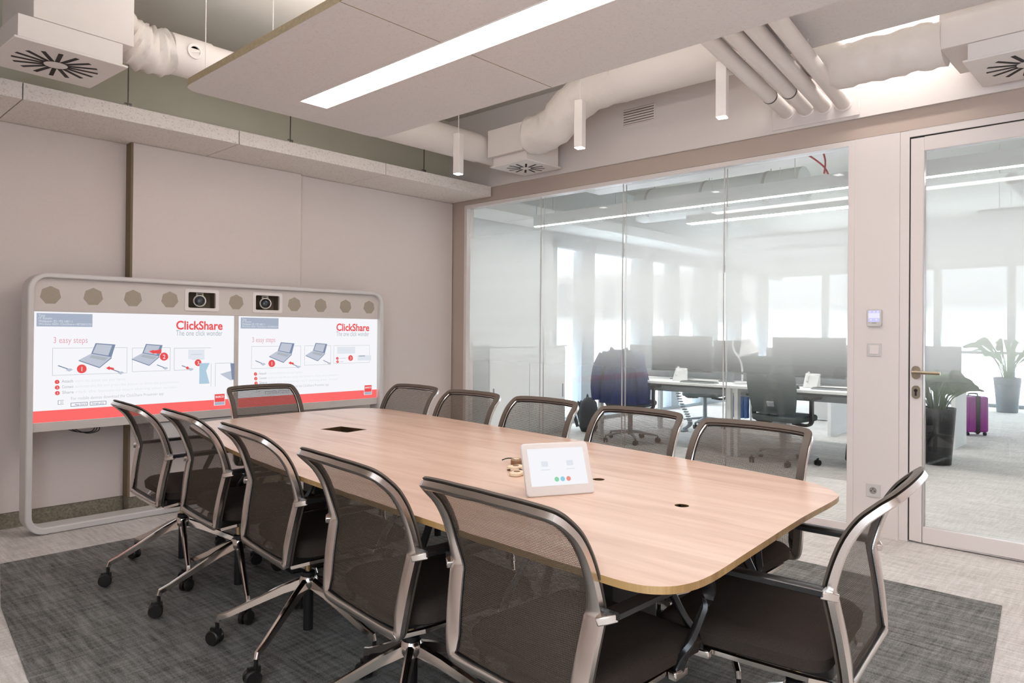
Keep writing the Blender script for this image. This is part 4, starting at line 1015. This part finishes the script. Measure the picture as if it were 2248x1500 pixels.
# bag by the pillar
t = thing('dark_bag', 'dark bag on the office floor half hidden by the pillar', 'bag', (7.35, 2.17, 0))
MB().lathe([(0, .002), (.11, .004), (.15, .06), (.14, .2), (.07, .29), (0, .31)], Matrix.Diagonal((1, 1.1, 1, 1)), 18).build('body', 'backpack_grey', t, ang=60)
MB().tube(catmull([(-.05, 0, .29), (0, 0, .36), (.05, 0, .29)], 6, False), .009, 8).build('handle', 'black_plastic', t)

# planters, plants
def planter(label, loc, m, r0, r1, h, leafm, n, hh, seed, wide):
    rnd = random.Random(seed); t = thing('potted_plant', label, 'plant', loc)
    MB().lathe([(0, .002), (r0, .004), (r1, h), (r1*.9, h), (r1*.88, h-.05)], None, 24).build('planter', m, t)
    MB().lathe([(0, h-.045), (r1*.885, h-.05)], None, 20).build('soil', 'soil', t)
    for k in range(n):
        a = 2*math.pi*k/n + rnd.uniform(-.3, .3); L = hh*rnd.uniform(.6, 1.0); sp = wide*rnd.uniform(.4, 1.0)
        d = Vector((math.cos(a), math.sin(a), 0)); b0 = Vector((0, 0, h-.05)) + d*r1*.4*rnd.random()
        p = [b0, b0 + d*sp*.2 + Vector((0, 0, L*.5)), b0 + d*sp*.6 + Vector((0, 0, L*.9)), b0 + d*sp + Vector((0, 0, L*.85))]
        P = catmull(p, 5, False)
        MB().tube(P[:11], .006, 6).build('stem', leafm, t)
        lf = MB(); sidev = d.cross(Vector((0, 0, 1))); tw = rnd.uniform(-1.2, 1.2)
        Q = P[6:]; q = len(Q); rows = []
        for i, pt in enumerate(Q):
            w = .060*math.sin(math.pi*(i+.35)/(q+.2)); e = (sidev*math.cos(tw) + Vector((0, 0, 1))*math.sin(tw))*w; rows.append([pt - e + d*.012, pt, pt + e + d*.012])
        lf.grid(rows).build('leaf', leafm, t, ang=80)
    return t
planter('leafy plant in a tall black planter just outside the door glass', (8.05, 1.70, 0), 'planter_black', .13, .17, .56, 'plant_leaf', 46, .44, 4, .34)
planter('pale palm-like plant in a tall grey planter by the far windows', (14.4, 2.0, 0), 'planter_grey', .15, .20, .58, 'plant_leaf_pale', 22, .75, 8, .62)
# suitcase
t = thing('suitcase', 'magenta hard-shell suitcase with a dark strap on the office floor', 'suitcase', (10.74, 1.86, 0), R(-47))
MB().prism(rrect(-.15, .15, -.105, .105, .04), .045, .50).build('shell', 'suitcase_shell', t, bevel=.025, seg=3)
for x in (-.10, -.05, .05, .10): B(x-.008, x+.008, -.1085, -.104, .09, .46).build('rib', 'suitcase_shell', t)
B(-.026, .026, -.112, .108, .040, .506).build('strap', 'suitcase_dark', t)
B(-.152, .152, -.004, .004, .05, .503).build('zip_seam', 'suitcase_dark', t)
MB().tube(catmull([(-.06, 0, .50), (-.05, 0, .53), (.05, 0, .53), (.06, 0, .50)], 5, False), .010, 8).build('handle', 'suitcase_dark', t)
for x in (-.11, .11):
    for y in (-.07, .07): MB().lathe([(0, -.012), (.022, -.012), (.022, .012), (0, .012)], Matrix.Translation((x, y, .0225)) @ Matrix.Rotation(R(90), 4, 'Y'), 14).box(x-.008, x+.008, y-.014, y+.014, .03, .05).build('wheel', 'suitcase_dark', t)
t = thing('desk_screen', 'grey fabric desk screen on a white desk behind the black planter', 'divider', (0, 0, 0))
B(9.5, 9.53, 1.76, 3.2, .70, 1.15).build('screen', 'office_grey', t, bevel=.01)
B(9.15, 9.85, 1.74, 3.2, .69, .715).build('desk_top', 'office_white', t)
MB().box(9.2, 9.8, 1.76, 1.80, .0, .689).box(9.2, 9.8, 3.1, 3.14, 0, .689).build('leg', 'office_white', t)

# office ceiling: linear lamps on fins, rafts, baffle, trays
def linear(label, x, y0, y1, z, fin, w):
    t = thing('linear_lamp', label, 'lamp', group='office strip lamps')
    B(x-w/2, x+w/2, y0, y1, z+.004, z+fin).build('fin', 'office_white', t, smooth=False)
    B(x-w/2+.006, x+w/2-.006, y0+.005, y1-.005, z, z+.0035).build('diffuser', 'lamp_office', t, smooth=False)
    for y in (y0+.3, (y0+y1)/2, y1-.3): MB().tube([(x, y, z+fin), (x, y, ZC)], .003, 6).build('suspension_wire', 'metal_white', t)
linear('long slim office strip lamp nearest the glass, on a white fin', 6.22, -.6, 5.42, 2.50, .13, .06)
linear('second office strip lamp, farther from the glass', 7.75, 2.05, 4.28, 2.60, .10, .14)
t = thing('office_baffle', 'white box baffle below the office ceiling along the facade', 'baffle')
for a, b in ((5.0, 6.27), (6.28, 7.55), (7.56, 8.83), (8.84, 10.1), (10.11, 11.4)): B(a, b, 5.45, YO-.12, 2.62, 2.75).build('baffle_panel', 'office_white', t, smooth=False)
for x in (5.6, 7.0, 8.4, 9.8): MB().tube([(x, 5.8, 2.75), (x, 5.8, ZC)], .004, 6).build('hanger', 'metal_white', t)
for k, (x0_, x1_, y0_, y1_, z) in enumerate(((9.6, 10.6, 2.4, 4.6, 2.62), (11.2, 12.2, 2.4, 4.9, 2.62), (9.4, 10.4, -.8, 1.6, 2.65))):
    t = thing('office_raft', ('pale office ceiling raft above the desks', 'pale office ceiling raft near the far windows', 'pale office ceiling raft seen through the door')[k], 'raft', group='office ceiling rafts')
    B(x0_, x1_, y0_, y1_, z, z+.04).build('panel', 'raft_wool', t, smooth=False)
    for x in (x0_+.1, x1_-.1): MB().tube([(x, y0_+.2, z+.04), (x, y0_+.2, ZC)], .003, 6).tube([(x, y1_-.2, z+.04), (x, y1_-.2, ZC)], .003, 6).build('suspension_wire', 'metal_white', t)
t = thing('office_duct', 'broad white office ceiling duct close behind the partition', 'duct')
B(5.35, 5.85, -.5, 4.0, 2.86, 3.12).build('duct_body', 'office_white', t, bevel=.01)
for y in (.3, 1.1, 1.9, 2.7, 3.5): B(5.345, 5.855, y, y+.03, 2.855, 3.125).build('flange', 'plate_grey', t)
for y in (0, 1.5, 3.0): MB().tube([(5.4, y, 3.12), (5.4, y, ZC)], .004, 6).tube([(5.8, y, 3.12), (5.8, y, ZC)], .004, 6).build('hanger', 'metal_white', t)
t = thing('cable_tray', 'office cable tray under the ceiling with a few red cables', 'cable tray')
MB().box(6.6, 6.61, -.5, 5.0, 2.92, 2.98).box(6.89, 6.90, -.5, 5.0, 2.92, 2.98).box(6.61, 6.89, -.5, 5.0, 2.92, 2.926).build('tray', 'plate_grey', t)
MB().tube([(6.7, -.5, 2.94), (6.7, 5.0, 2.94)], .010, 8).tube([(6.76, -.5, 2.94), (6.76, 5.0, 2.94)], .012, 8).build('cable', 'office_grey', t)
MB().tube(catmull([(6.62, 2.6, 2.99), (6.55, 2.45, 2.93), (6.58, 2.3, 2.80), (6.6, 2.25, 2.70)], 6, False), .008, 8).tube(catmull([(6.62, 2.7, 2.99), (6.58, 2.35, 2.95), (6.55, 2.27, 2.85), (6.56, 2.28, 2.72)], 6, False), .008, 8).build('red_cable', 'cable_red', t)
for y in (.2, 1.8, 3.4, 4.8): MB().tube([(6.62, y, 2.98), (6.62, y, ZC)], .003, 6).tube([(6.88, y, 2.98), (6.88, y, ZC)], .003, 6).build('hanger', 'metal_white', t)
for k, y in enumerate((-.1, .12, .34, .56)):
    t = thing('office_pipe', 'white office ceiling pipe seen through the door glass, ' + ('rightmost of four', 'third from the left of four', 'second from the left of four', 'leftmost of four')[k], 'pipe', group='pipes under the office ceiling')
    MB().tube([(8.2, y+.55, 2.78), (12.0, y+.55, 2.78)], .06, 16).build('pipe', 'office_white', t)
    MB().tube([(9.0, y+.55, 2.84), (9.0, y+.55, ZC)], .005, 6).tube([(11.4, y+.55, 2.84), (11.4, y+.55, ZC)], .005, 6).build('hanger', 'metal_white', t)
t = thing('office_round_duct', 'fat round white duct under the office ceiling', 'duct')
MB().tube([(8.3, 3.1, 3.0), (8.3, 5.3, 3.0)], .22, 28).build('pipe', 'office_white', t)
for y in (3.5, 4.3, 5.1): MB().tube([(8.3, y, 3.0), (8.3, y+.03, 3.0)], .228, 28).tube([(8.3, y, 3.21), (8.3, y, ZC)], .005, 6).build('band', 'plate_grey', t)
